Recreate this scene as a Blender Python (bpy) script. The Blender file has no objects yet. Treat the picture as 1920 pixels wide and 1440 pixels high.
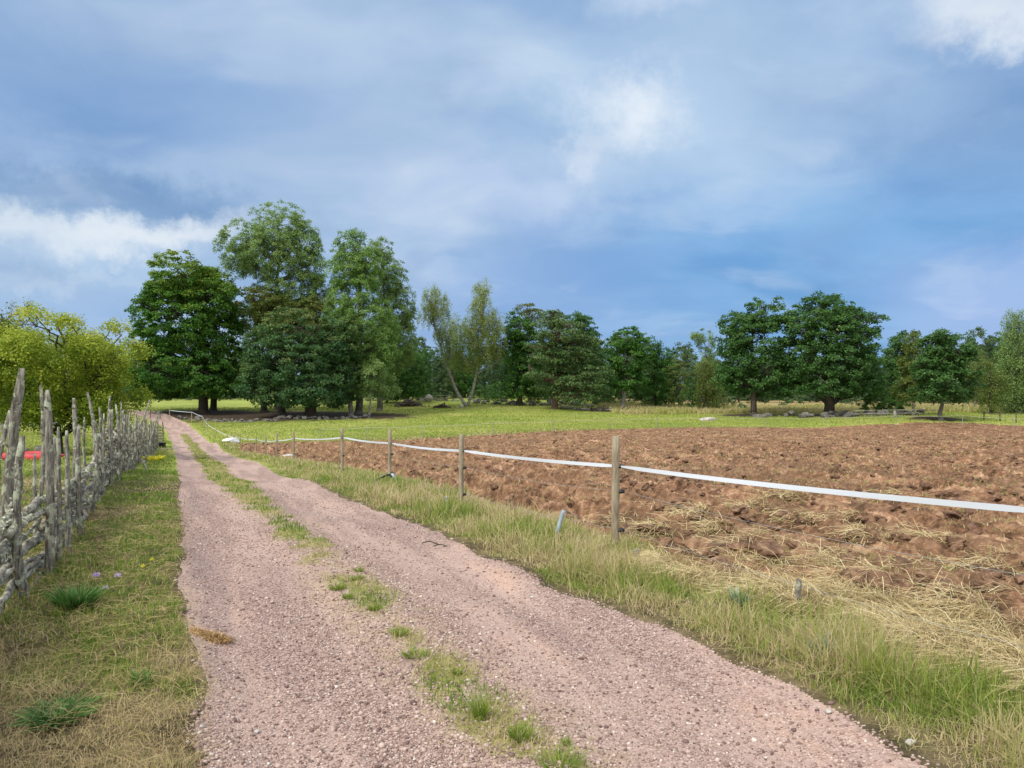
import bpy, math, random
import numpy as np

SC = bpy.context.scene
COL = SC.collection
rng = np.random.default_rng(7)
random.seed(7)
F = 1442.0          # focal length in photograph pixels (1920 wide)
HZ = 735.0          # horizon row
CAMH = 1.6

# ------------------------------------------------------------------ camera
cd = bpy.data.cameras.new('camera')
cam = bpy.data.objects.new('camera', cd)
COL.objects.link(cam)
cam.location = (0, 0, CAMH)
cam.rotation_euler = (math.radians(90), 0, 0)
cd.sensor_width = 36.0
cd.lens = 36.0 * F / 1920.0
cd.shift_y = (HZ - 720.0) / 1920.0
cd.clip_start = 0.05
cd.clip_end = 6000
SC.camera = cam
SC.view_settings.view_transform = 'Standard'
SC.view_settings.look = 'None'
SC.view_settings.exposure = 0.2
SC.view_settings.gamma = 1.0
SC.cycles.use_denoising = True
SC.cycles.max_bounces = 6
SC.cycles.diffuse_bounces = 3
SC.cycles.transmission_bounces = 4
SC.cycles.transparent_max_bounces = 4
SC.cycles.use_adaptive_sampling = True
SC.cycles.adaptive_threshold = 0.01

# ------------------------------------------------------------------ node helper
class NT:
    def __init__(s, tree):
        s.t = tree
        s.t.nodes.clear()
    def n(s, typ, **kw):
        nd = s.t.nodes.new(typ)
        for k, v in kw.items():
            setattr(nd, k, v)
        return nd
    def put(s, sock, v):
        if isinstance(v, bpy.types.NodeSocket):
            s.t.links.new(v, sock)
        elif v is not None:
            if hasattr(sock, 'default_value') and hasattr(sock.default_value, '__len__') and not hasattr(v, '__len__'):
                sock.default_value = (v,) * len(sock.default_value)
            elif sock.type == 'RGBA' and len(v) == 3:
                sock.default_value = (*v, 1)
            else:
                sock.default_value = v
    def m(s, op, a, b=None, c=None, clamp=False):
        nd = s.n('ShaderNodeMath', operation=op, use_clamp=clamp)
        s.put(nd.inputs[0], a)
        if b is not None: s.put(nd.inputs[1], b)
        if c is not None: s.put(nd.inputs[2], c)
        return nd.outputs[0]
    def v(s, op, a, b=None, scale=None):
        nd = s.n('ShaderNodeVectorMath', operation=op)
        s.put(nd.inputs[0], a)
        if b is not None: s.put(nd.inputs[1], b)
        if scale is not None: s.put(nd.inputs['Scale'], scale)
        return nd.outputs[1] if op in ('DOT_PRODUCT', 'LENGTH', 'DISTANCE') else nd.outputs[0]
    def mix(s, f, a, b, blend='MIX'):
        nd = s.n('ShaderNodeMix', data_type='RGBA', blend_type=blend)
        s.put(nd.inputs[0], f); s.put(nd.inputs[6], a); s.put(nd.inputs[7], b)
        return nd.outputs[2]
    def noise(s, vec, scale, detail=4, rough=0.5, dist=0.0, col=False):
        nd = s.n('ShaderNodeTexNoise')
        if vec is not None: s.put(nd.inputs['Vector'], vec)
        nd.inputs['Scale'].default_value = scale
        nd.inputs['Detail'].default_value = detail
        nd.inputs['Roughness'].default_value = rough
        nd.inputs['Distortion'].default_value = dist
        return nd.outputs['Color' if col else 'Fac']
    def ss(s, x, a, b, lo=0.0, hi=1.0):
        nd = s.n('ShaderNodeMapRange', interpolation_type='SMOOTHSTEP')
        s.put(nd.inputs[0], x)
        for i, q in enumerate((a, b, lo, hi)): nd.inputs[i + 1].default_value = q
        return nd.outputs[0]
    def ramp(s, f, stops):
        nd = s.n('ShaderNodeValToRGB')
        cr = nd.color_ramp
        while len(cr.elements) < len(stops): cr.elements.new(0.5)
        for e, (p, c) in zip(cr.elements, stops):
            e.position = p; e.color = (*c, 1)
        s.put(nd.inputs[0], f)
        return nd.outputs[0]
    def attr(s, name):
        return s.n('ShaderNodeAttribute', attribute_name=name).outputs['Fac']

def lin(r, g, b):
    f = lambda c: c / 12.92 if c <= 0.04045 else ((c + 0.055) / 1.055) ** 2.4
    return tuple(f(q / 255.0) for q in (r, g, b))

# ------------------------------------------------------------------ sun
SUN_EL, SUN_AZ = math.radians(46), math.radians(226)     # azimuth from +Y clockwise: behind and to the right
sd_ = bpy.data.lights.new('sun', 'SUN')
sd_.energy = 2.7
sd_.angle = math.radians(14)
sd_.color = (1.0, 0.95, 0.86)
sun = bpy.data.objects.new('sun', sd_)
COL.objects.link(sun)
sun.rotation_euler = (math.radians(90) - SUN_EL, 0, math.pi - SUN_AZ + math.pi)
sun.rotation_euler = (math.radians(90) - SUN_EL, 0, -(SUN_AZ - math.pi))

# ------------------------------------------------------------------ sky (world)
W = bpy.data.worlds.new('World')
SC.world = W
W.use_nodes = True
w = NT(W.node_tree)
tc = w.n('ShaderNodeTexCoord').outputs['Generated']
sky = w.n('ShaderNodeTexSky', sky_type='NISHITA', sun_disc=False)
sky.sun_elevation = SUN_EL
sky.sun_rotation = SUN_AZ
sky.air_density = 1.2; sky.dust_density = 2.0
sep = w.n('ShaderNodeSeparateXYZ'); w.put(sep.inputs[0], tc)
dx, dy, dz = sep.outputs
zc = w.m('MAXIMUM', dz, 0.0)
# clouds lie on a high sheet: project directions on it
den = w.m('ADD', zc, 0.28)
comb = w.n('ShaderNodeCombineXYZ')
w.put(comb.inputs[0], w.m('DIVIDE', dx, den)); w.put(comb.inputs[1], w.m('DIVIDE', dy, den)); comb.inputs[2].default_value = 3.1
P = comb.outputs[0]
warp = w.v('SCALE', w.v('SUBTRACT', w.noise(P, 1.3, 3, 0.5, col=True), (0.5, 0.5, 0.5)), scale=0.55)
PW = w.v('ADD', P, warp)
n1 = w.noise(PW, 0.9, 7, 0.5)
n2 = w.noise(w.v('MULTIPLY', PW, (0.9, 1.3, 1.0)), 1.9, 7, 0.50)
dwarp = w.v('SCALE', w.v('SUBTRACT', w.noise(tc, 6.0, 9, 0.66, col=True), (0.5, 0.5, 0.5)), scale=0.21)
D = w.v('ADD', tc, dwarp)
DW2 = w.v('ADD', tc, w.v('SCALE', w.v('SUBTRACT', w.noise(tc, 3.0, 3, 0.5, col=True), (0.5, 0.5, 0.5)), scale=0.16))
def blob(u, v, a, b, lo=0.0, hi=1.0, rot=0.0, src=None):
    """soft patch in the sky round one compass direction; a, b are its half sizes as angles"""
    c = np.array([(u - 960) / F, 1.0, (HZ - v) / F]); c /= np.linalg.norm(c)
    t = np.cross([0, 0, 1.0], c); t = -t / np.linalg.norm(t); up = -np.cross(c, -t); up = up * (1 if up[2] > 0 else -1)
    t2 = t * math.cos(rot) + up * math.sin(rot); u2 = -t * math.sin(rot) + up * math.cos(rot)
    q = w.v('SUBTRACT', D if src is None else src, tuple(c))
    e1 = w.m('DIVIDE', w.v('DOT_PRODUCT', q, tuple(t2)), a)
    e2 = w.m('DIVIDE', w.v('DOT_PRODUCT', q, tuple(u2)), b)
    e3 = w.m('DIVIDE', w.v('DOT_PRODUCT', q, tuple(c)), 0.5)
    r = w.m('SQRT', w.m('ADD', w.m('ADD', w.m('MULTIPLY', e1, e1), w.m('MULTIPLY', e2, e2)), w.m('MULTIPLY', e3, e3)))
    return w.ss(r, lo, hi, 1.0, 0.0)
base = w.ramp(w.m('ADD', w.m('MULTIPLY', n1, 0.45), w.m('MULTIPLY', n2, 0.55)),
              [(0.35, lin(116, 151, 195)), (0.45, lin(138, 169, 208)), (0.53, lin(164, 188, 217)), (0.64, lin(198, 213, 229))])
# clear storm blue low on the right, lavender in the middle
c = w.mix(w.m('MULTIPLY', blob(1520, 540, 0.60, 0.21, 0.25, 1.0, 0.0, DW2), 0.9), base, w.mix(w.ss(n2, 0.35, 0.65), lin(97, 151, 205), lin(122, 170, 218)))
c = w.mix(w.m('MULTIPLY', blob(930, 560, 0.30, 0.16, 0.0, 1.1, 0.0, DW2), 0.75), c, lin(134, 167, 214))
c = w.mix(w.m('MULTIPLY', blob(1860, 590, 0.16, 0.10, 0.0, 1.0, 0.0, DW2), 0.7), c, lin(160, 182, 226))
# dark bands
c = w.mix(w.m('MULTIPLY', blob(150, 345, 0.30, 0.055, 0.1, 1.1, -0.10), 0.85), c, lin(100, 138, 182))
c = w.mix(w.m('MULTIPLY', blob(480, 180, 0.36, 0.14, 0.0, 1.1, 0.0, DW2), 0.65), c, lin(124, 158, 203))
c = w.mix(w.m('MULTIPLY', blob(1020, 230, 0.10, 0.06, 0.1, 1.1), 0.75), c, lin(135, 170, 208))
c = w.mix(w.m('MULTIPLY', blob(1100, 395, 0.20, 0.028, 0.0, 1.1), 0.55), c, lin(122, 158, 208))
# pale areas
c = w.mix(w.m('MULTIPLY', blob(1330, 150, 0.34, 0.20, 0.0, 1.1), 0.6), c, lin(188, 211, 233))
c = w.mix(w.m('MULTIPLY', blob(700, 40, 0.28, 0.09, 0.0, 1.1), 0.45), c, lin(182, 204, 228))
c = w.mix(w.m('MULTIPLY', blob(80, 270, 0.10, 0.05, 0.0, 1.1), 0.45), c, lin(168, 190, 222))
c = w.mix(w.m('MULTIPLY', blob(900, 340, 0.22, 0.06, 0.0, 1.1), 0.45), c, lin(165, 186, 224))
c = w.mix(w.m('MULTIPLY', blob(1170, 210, 0.075, 0.055, 0.0, 1.1, 0.2), 0.85), c, lin(224, 232, 240))
c = w.mix(w.m('MULTIPLY', blob(1090, 300, 0.04, 0.035, 0.1, 1.0), 0.7), c, lin(205, 217, 232))
c = w.mix(w.m('MULTIPLY', blob(1240, 10, 0.10, 0.035, 0.0, 1.1), 0.6), c, lin(205, 218, 236))
c = w.mix(w.m('MULTIPLY', blob(1870, 5, 0.12, 0.05, 0.1, 1.1), 0.85), c, lin(240, 244, 246))
c = w.mix(w.m('MULTIPLY', blob(170, 520, 0.34, 0.12, 0.1, 1.05, -0.1, DW2), 0.75), c, lin(168, 194, 222))
c = w.mix(w.m('MULTIPLY', blob(60, 405, 0.16, 0.030, 0.1, 1.1, -0.28), 0.65), c, lin(218, 226, 233))
c = w.mix(w.m('MULTIPLY', blob(300, 440, 0.17, 0.034, 0.1, 1.1, 0.12), 0.85), c, lin(222, 229, 236))
c = w.mix(w.m('MULTIPLY', blob(90, 515, 0.12, 0.018, 0.0, 1.1, -0.05), 0.45), c, lin(205, 218, 230))
c = w.mix(w.m('MULTIPLY', blob(180, 640, 0.20, 0.07, 0.0, 1.1, 0.0, DW2), 0.7), c, lin(150, 180, 220))
c = w.mix(w.m('MULTIPLY', w.ss(w.noise(w.v('MULTIPLY', PW, (1.0, 1.3, 1.0)), 2.9, 6, 0.52), 0.50, 0.74), 0.30), c, lin(202, 216, 234))
c = w.mix(w.m('MULTIPLY', w.ss(w.noise(w.v('ADD', PW, (4.0, 2.0, 1.0)), 1.7, 5, 0.5), 0.50, 0.30), 0.40), c, lin(104, 142, 190))
# unseen overcast overhead and behind the camera, brightened to add fill light
zen = w.m('MAXIMUM', w.ss(dz, 0.50, 0.85), w.m('MULTIPLY', w.ss(dy, 0.15, -0.6), 0.75))
c = w.mix(zen, c, w.mix(n2, (1.05, 1.10, 1.15), (1.6, 1.58, 1.52)))
c = w.mix(w.ss(dz, -0.02, -0.1), c, (0.12, 0.13, 0.08))
c = w.mix(0.06, c, w.mix(1.0, sky.outputs[0], (0.1, 0.1, 0.1), 'MULTIPLY'))
bg = w.n('ShaderNodeBackground'); w.put(bg.inputs[0], c); bg.inputs[1].default_value = 1.0
out = w.n('ShaderNodeOutputWorld'); w.t.links.new(bg.outputs[0], out.inputs[0])

# ------------------------------------------------------------------ numpy helpers
def vnoise(x, y, seed=0):
    xi = np.floor(x).astype(np.int64); yi = np.floor(y).astype(np.int64)
    xf = x - xi; yf = y - yi
    def h(i, j):
        n = (i * 374761393 + j * 668265263 + seed * 974634777) & 0xFFFFFFFF
        n = ((n ^ (n >> 13)) * 1274126177) & 0xFFFFFFFF
        return ((n ^ (n >> 16)) & 0xFFFF) / 65535.0
    u = xf * xf * (3 - 2 * xf); v = yf * yf * (3 - 2 * yf)
    a = h(xi, yi); b = h(xi + 1, yi); c_ = h(xi, yi + 1); d = h(xi + 1, yi + 1)
    return (a * (1 - u) + b * u) * (1 - v) + (c_ * (1 - u) + d * u) * v
def fbm(x, y, oct=4, seed=0, gain=0.5):
    s = 0; a = 1; t = 0
    for k in range(oct):
        s = s + a * vnoise(x * 2 ** k + 17.3 * k, y * 2 ** k - 9.1 * k, seed + k); t += a; a *= gain
    return s / t
def sstep(x, a, b):
    t = np.clip((x - a) / (b - a), 0, 1); return t * t * (3 - 2 * t)

def mesh_np(name, V, faces, mats, attrs=None, smooth=None, mat_idx=None):
    """faces: list of int arrays of shape (n,3) or (n,4)"""
    me = bpy.data.meshes.new(name)
    V = np.ascontiguousarray(V, dtype=np.float32)
    faces = [np.asarray(f, dtype=np.int32) for f in faces if len(f)]
    me.vertices.add(len(V)); me.vertices.foreach_set('co', V.ravel())
    tot = sum(f.size for f in faces); nf = sum(len(f) for f in faces)
    me.loops.add(tot); me.polygons.add(nf)
    me.loops.foreach_set('vertex_index', np.concatenate([f.ravel() for f in faces]))
    ls = np.concatenate([np.full(len(f), f.shape[1], dtype=np.int32) for f in faces])
    st = np.concatenate([[0], np.cumsum(ls)[:-1]]).astype(np.int32)
    me.polygons.foreach_set('loop_start', st)
    me.polygons.foreach_set('loop_total', ls)
    if smooth is not None: me.polygons.foreach_set('use_smooth', np.full(nf, bool(smooth)))
    for m_ in (mats if isinstance(mats, (list, tuple)) else [mats]): me.materials.append(m_)
    if mat_idx is not None: me.polygons.foreach_set('material_index', mat_idx)
    for k, a in (attrs or {}).items():
        at = me.attributes.new(k, 'FLOAT', 'POINT'); at.data.foreach_set('value', np.ascontiguousarray(a, dtype=np.float32))
    me.update(calc_edges=True)
    return me
def link(name, me, parent=None, label=None, cat=None, group=None, kind=None, loc=None):
    o = bpy.data.objects.new(name, me); COL.objects.link(o)
    if parent is not None: o.parent = parent
    if loc is not None: o.location = loc
    tag(o, label, cat, group, kind)
    return o
def tag(o, label=None, cat=None, group=None, kind=None):
    if label: o['label'] = label
    if cat: o['category'] = cat
    if group: o['group'] = group
    if kind: o['kind'] = kind
    return o
def empty(name, loc, label, cat, group=None):
    o = bpy.data.objects.new(name, None); COL.objects.link(o); o.location = loc; o.empty_display_size = 0.3
    return tag(o, label, cat, group)

class MB:
    """collects pieces of one mesh"""
    def __init__(s): s.V = []; s.Q = []; s.T = []; s.A = []; s.n = 0
    def add(s, V, Q=None, T=None, a=None):
        V = np.asarray(V, dtype=np.float64).reshape(-1, 3)
        if Q is not None and len(Q): s.Q.append(np.asarray(Q) + s.n)
        if T is not None and len(T): s.T.append(np.asarray(T) + s.n)
        s.V.append(V); s.A.append(np.broadcast_to(np.asarray(0.5 if a is None else a, dtype=np.float64), (len(V),)))
        s.n += len(V)
    def tube(s, pts, rad, sides=8, rough=0.0, cap=True, a=None, seed=0):
        pts = np.asarray(pts, dtype=float); k = len(pts)
        rad = np.broadcast_to(np.asarray(rad, dtype=float), (k,))
        tan = np.gradient(pts, axis=0); tan /= np.linalg.norm(tan, axis=1)[:, None] + 1e-9
        ref = np.array([0, 0, 1.0]) if abs(tan[:, 2]).mean() < 0.8 else np.array([1.0, 0, 0])
        A = np.cross(tan, ref); A /= np.linalg.norm(A, axis=1)[:, None] + 1e-9
        B = np.cross(tan, A)
        th = np.linspace(0, 2 * math.pi, sides, endpoint=False)
        R = rad[:, None] * np.ones(sides)
        if rough > 0:
            r_ = np.random.default_rng(seed + 11)
            R = R * (1 + rough * r_.normal(size=(1, sides)) * 0.8 + rough * r_.normal(size=(k, sides)) * 0.7)
        V = pts[:, None] + A[:, None] * (np.cos(th) * R)[..., None] + B[:, None] * (np.sin(th) * R)[..., None]
        i = np.arange(k - 1)[:, None] * sides; j = np.arange(sides)[None]; j2 = (j + 1) % sides
        Q = np.stack([i + j, i + j2, i + sides + j2, i + sides + j], -1).reshape(-1, 4)
        V = V.reshape(-1, 3); T = []
        if cap:
            n0 = len(V); V = np.vstack([V, pts[0], pts[-1]])
            jj = np.arange(sides); jn = (jj + 1) % sides
            T = np.vstack([np.stack([jn, jj, np.full(sides, n0)], -1), np.stack([(k - 1) * sides + jj, (k - 1) * sides + jn, np.full(sides, n0 + 1)], -1)])
        s.add(V, Q, T, a)
    def box(s, c_, size, rz=0.0, a=None):
        x, y, z = np.array(size) / 2.0
        V = np.array([[i * x, j * y, k * z] for k in (-1, 1) for j in (-1, 1) for i in (-1, 1)])
        cs, sn = math.cos(rz), math.sin(rz)
        V = np.stack([V[:, 0] * cs - V[:, 1] * sn, V[:, 0] * sn + V[:, 1] * cs, V[:, 2]], -1) + np.asarray(c_)
        s.add(V, [[0, 2, 3, 1], [4, 5, 7, 6], [0, 1, 5, 4], [2, 6, 7, 3], [0, 4, 6, 2], [1, 3, 7, 5]], None, a)
    def rock(s, c_, size, seed=0, a=None, sub=2, rough=0.25):
        V, T = ICO[sub]
        r_ = np.random.default_rng(seed)
        o = r_.uniform(-50, 50, 3); V2 = V.copy()
        n = fbm(V[:, 0] * 1.5 + o[0] + V[:, 2] * 0.9, V[:, 1] * 1.5 + o[1] - V[:, 2] * 1.1, 3, 5) - 0.5
        for _ in range(5):                                       # flat facets
            d = r_.normal(size=3); d /= np.linalg.norm(d); k = r_.uniform(0.55, 0.85)
            p = V2 @ d; V2 = V2 - np.maximum(p - k, 0)[:, None] * d
        V2 = V2 * (1 + rough * 2 * n)[:, None] * np.asarray(size)
        t = r_.uniform(0, 6.28); cs, sn = math.cos(t), math.sin(t)
        V2 = np.stack([V2[:, 0] * cs - V2[:, 1] * sn, V2[:, 0] * sn + V2[:, 1] * cs, V2[:, 2]], -1) + np.asarray(c_)
        s.add(V2, None, T, a)
    def mesh(s, name, mats, smooth=False):
        V = np.vstack(s.V)
        return mesh_np(name, V, [np.vstack(s.Q) if s.Q else [], np.vstack(s.T) if s.T else []], mats, {'tint': np.concatenate(s.A)}, smooth)
def _ico():
    t = (1 + 5 ** 0.5) / 2
    V = [(-1, t, 0), (1, t, 0), (-1, -t, 0), (1, -t, 0), (0, -1, t), (0, 1, t), (0, -1, -t), (0, 1, -t), (t, 0, -1), (t, 0, 1), (-t, 0, -1), (-t, 0, 1)]
    T = [(0, 11, 5), (0, 5, 1), (0, 1, 7), (0, 7, 10), (0, 10, 11), (1, 5, 9), (5, 11, 4), (11, 10, 2), (10, 7, 6), (7, 1, 8), (3, 9, 4), (3, 4, 2), (3, 2, 6), (3, 6, 8), (3, 8, 9), (4, 9, 5), (2, 4, 11), (6, 2, 10), (8, 6, 7), (9, 8, 1)]
    V = [np.array(v) / np.linalg.norm(v) for v in V]; out_ = [(np.array(V), np.array(T))]
    for _ in range(3):
        mid = {}; T2 = []
        def mp(i, j):
            k = (min(i, j), max(i, j))
            if k not in mid:
                p = V[i] + V[j]; V.append(p / np.linalg.norm(p)); mid[k] = len(V) - 1
            return mid[k]
        for a, b, c_ in T:
            x, y, z = mp(a, b), mp(b, c_), mp(c_, a)
            T2 += [(a, x, z), (b, y, x), (c_, z, y), (x, y, z)]
        T = T2; out_.append((np.array(V), np.array(T)))
    return out_
ICO = _ico()

# ------------------------------------------------------------------ terrain shape
def cpt(u, v, Y): return ((u - 960) / F * Y, Y, CAMH - (v - HZ) / F * Y)
CP = [cpt(*q) for q in [
    (1155, 1042, 7.8), (865, 962, 11.3), (733, 910, 16), (641, 900, 21), (550, 869, 29.8), (519, 864, 34), (498, 861, 38.5), (470, 852, 48), (438, 840, 62),
    (370, 900, 21), (520, 900, 21), (340, 860, 35), (440, 862, 35), (330, 830, 60), (393, 831, 60), (318, 811, 80), (368, 811, 80), (300, 797, 90),
    (130, 1040, 7.6), (200, 925, 13), (240, 888, 18.5), (262, 868, 25), (298, 842, 42), (115, 856, 33), (50, 815, 55), (-400, 815, 55), (150, 790, 85), (-300, 770, 120),
    (300, 757, 130), (380, 773, 105), (580, 778, 100), (500, 800, 84), (700, 800, 84), (700, 778, 103), (872, 761, 121), (780, 755, 128), (600, 762, 125), (900, 800, 82),
    (1040, 768, 115), (1168, 769, 118), (1320, 773, 118), (1550, 779, 100), (1400, 778, 102), (1760, 785, 88), (1900, 782, 95), (2300, 785, 95),
    (1037, 811, 69), (870, 824, 58), (700, 829, 58), (1146, 806, 75), (1320, 802, 82), (1547, 801, 86), (1900, 803, 82), (2200, 805, 80), (560, 830, 62)]]
CP += [(x, y, z) for x, y, z in [(0, 3.2, 0), (-1.2, 3.2, 0), (1.7, 3.2, 0), (0, 0, 0.02), (0, -5, 0.1), (-3, 0, 0.05), (3, 0, 0), (-3.4, 5, 0), (-3.6, 8.7, -0.02), (-1.2, 8.7, 0), (-3.4, 12.6, -0.2), (-6, 3, 0), (6, 0, -0.1),
       (3.5, 5, -0.1), (3.3, 8, -0.2), (8, 12, -0.4), (8, 20, -0.62), (10, 40, -1.3), (0, 40, -1.35), (22, 40, -1.3), (22, 20, -0.7), (-5, 30, -1.15), (-12, -10, 0.2), (12, -10, 0), (-14, 10, -0.2), (-20, 25, -0.7), (35, 60, -1.8), (12, 60, -1.85), (35, 30, -1.0), (0, -30, 0.5), (-60, 150, 0.3), (0, 150, 0.6), (60, 150, -0.2), (110, 100, -1.0), (-110, 80, 0.2), (80, 20, -0.8), (-60, 20, 0)]]
CP = np.array(CP)
def _U(r2): return r2 * np.log(r2 + 1e-9)
_n = len(CP)
_K = _U(((CP[:, None, :2] - CP[None, :, :2]) ** 2).sum(-1)) + np.eye(_n) * 6.0
_Pm = np.hstack([np.ones((_n, 1)), CP[:, :2]])
_A = np.block([[_K, _Pm], [_Pm.T, np.zeros((3, 3))]])
_wt = np.linalg.solve(_A, np.concatenate([CP[:, 2], np.zeros(3)]))
def G(x, y):
    x = np.asarray(x, dtype=float); y = np.asarray(y, dtype=float)
    shp = x.shape; x = x.ravel(); y = y.ravel()
    r = np.hypot(x, y); s = np.minimum(1.0, 150.0 / (r + 1e-9)); xs = x * s; ys = y * s
    z = _wt[_n] + _wt[_n + 1] * xs + _wt[_n + 2] * ys
    for i in range(_n):
        z = z + _wt[i] * _U((xs - CP[i, 0]) ** 2 + (ys - CP[i, 1]) ** 2)
    z = z * (1 - sstep(r, 150, 300)) + 0.0 * r
    z = np.clip(z, -4, 3)
    z = z + 14 * sstep(r, 420, 1500) * (0.4 + fbm(x / 300, y / 300, 3, 3))
    return z.reshape(shp)
def Gs(x, y): return float(G(np.array([x]), np.array([y]))[0])
_YS = np.concatenate([np.linspace(1.5, 30, 400), np.linspace(30.2, 170, 500)])
def px(u, v):
    X = (u - 960) / F * _YS; zr = CAMH - (v - HZ) / F * _YS; d = zr - G(X, _YS)
    k = np.argmax(d < 0) if (d < 0).any() else len(d) - 1
    if k == 0: k = 1
    t = d[k - 1] / (d[k - 1] - d[k] + 1e-12); Y = _YS[k - 1] + t * (_YS[k] - _YS[k - 1])
    return np.array([(u - 960) / F * Y, Y])
def at(u, Y): return np.array([(u - 960) / F * Y, Y])
def pxz(u, v, Y): return np.array([(u - 960) / F * Y, Y, CAMH - (v - HZ) / F * Y])

roadL = [(-1.05, -3), (-1.15, 1.5)] + [px(*q) for q in [(386, 1440), (372, 1330), (360, 1230), (348, 1130), (342, 1040), (341, 975), (338, 920), (333, 880), (328, 852), (322, 830)]] + [at(315, 78), at(306, 88), at(270, 97), at(180, 104)]
roadR = [(3.6, -3), (2.5, 1.5)] + [px(*q) for q in [(1695, 1440), (1560, 1345), (1452, 1292), (1295, 1217), (1150, 1160), (1020, 1112), (879, 1038), (730, 973), (622, 930), (540, 900), (450, 862), (393, 831)]] + [at(370, 80), at(352, 92), at(300, 104), at(180, 112)]
roadL = np.array(roadL, dtype=float); roadR = np.array(roadR, dtype=float)
roadP = np.vstack([roadL, roadR[::-1]])
stripC = np.array([(1.2, 0), (0.55, 2.5)] + [tuple(px(*q)) for q in [(1040, 1435), (940, 1370), (880, 1310), (800, 1235), (745, 1180), (680, 1110), (630, 1060), (570, 1010), (520, 970), (455, 920), (405, 880), (375, 850), (352, 825)]] + [tuple(at(345, 78))])
fieldP = np.array([px(*q) for q in [(2060, 1320), (1920, 1252), (1800, 1200), (1700, 1160), (1600, 1138), (1450, 1118), (1300, 1095), (1210, 1052), (1137, 1015), (1007, 980), (943, 963), (872, 938), (794, 917), (749, 905), (690, 888), (640, 876), (588, 871), (500, 857), (450, 846)]]
                  + [at(439, 66), at(480, 64), at(620, 60), at(749, 59), at(860, 61), at(1024, 70), at(1169, 76), at(1233, 79), at(1400, 84), at(1600, 86), at(1920, 84), at(2300, 80), (75, 40), (40, 5), (6, -2)] )
strawP = np.array([px(*q) for q in [(1165, 1030), (1300, 1080), (1480, 1108), (1700, 1145), (1920, 1235), (2080, 1310), (2080, 1420), (1920, 1338), (1760, 1274), (1560, 1192), (1400, 1148), (1230, 1085), (1165, 1042)]])
def seg_dist(x, y, poly, closed=False):
    P_ = np.asarray(poly); n = len(P_); d = np.full(x.shape, 1e9)
    for i in range(n if closed else n - 1):
        a = P_[i]; b = P_[(i + 1) % n]; ab = b - a
        t = np.clip(((x - a[0]) * ab[0] + (y - a[1]) * ab[1]) / (ab @ ab + 1e-12), 0, 1)
        d = np.minimum(d, np.hypot(x - a[0] - t * ab[0], y - a[1] - t * ab[1]))
    return d
def sdf(x, y, poly):
    """positive inside"""
    P_ = np.asarray(poly); n = len(P_); ins = np.zeros(x.shape, dtype=bool)
    for i in range(n):
        a = P_[i]; b = P_[(i + 1) % n]
        cnd = (a[1] > y) != (b[1] > y)
        ins ^= cnd & (x < (b[0] - a[0]) * (y - a[1]) / (b[1] - a[1] + 1e-12) + a[0])
    d = seg_dist(x, y, P_, True)
    return np.where(ins, d, -d)
FD = np.array([-0.435, 1.0]); FD /= np.linalg.norm(FD); FN = np.array([FD[1], -FD[0]])   # fence / furrow direction and its normal
LITTER_SHADE = [(at(380, 102), 12, 9), (at(560, 99), 19, 11), (at(690, 101), 8, 6), (at(1414, 101), 6, 4), (at(1552, 100), 9, 4), (at(1660, 98), 5, 3), (at(1760, 88), 4, 3)]  # patches below the trees: brown leaf litter plus painted shade
def masks(x, y):
    M = {}
    nz = fbm(x * 3.1, y * 3.1, 3, 21) - 0.5; nb = fbm(x * 0.9, y * 0.9, 3, 22) - 0.5
    M['road'] = sdf(x, y, roadP) + nz * 0.14 + nb * 0.03
    M['field'] = sdf(x, y, fieldP) + nz * 0.35 + nb * 0.5
    M['straw'] = sstep(sdf(x, y, strawP) + nz * 0.25 + nb * 0.25, -0.06, 0.12)
    ds = seg_dist(x, y, stripC); r = np.hypot(x, y)
    wd = 0.09 + 0.20 * sstep(y, 11, 17) + 0.07 * sstep(y, 6.5, 8.0)
    patch = fbm(x * 3.0, y * 2.2, 4, 31)
    M['strip'] = sstep(wd + (patch - 0.48) * 0.50 - ds, -0.10, 0.14) * np.where(y < 11, 0.3 + 0.35 * sstep(y, 6.8, 8.2) + 0.7 * sstep(patch, 0.40, 0.56), 1.0)
    M['tan'] = sstep(0.45 - ds + nb * 0.5, 0, 0.3)
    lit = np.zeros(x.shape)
    for c_, a, b in LITTER_SHADE:
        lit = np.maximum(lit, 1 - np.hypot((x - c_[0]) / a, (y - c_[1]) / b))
    M['litter_shade'] = sstep(lit + nb * 0.5, 0.05, 0.4)
    M['dry'] = fbm(x * 0.8, y * 0.8, 4, 41)
    return M
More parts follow.
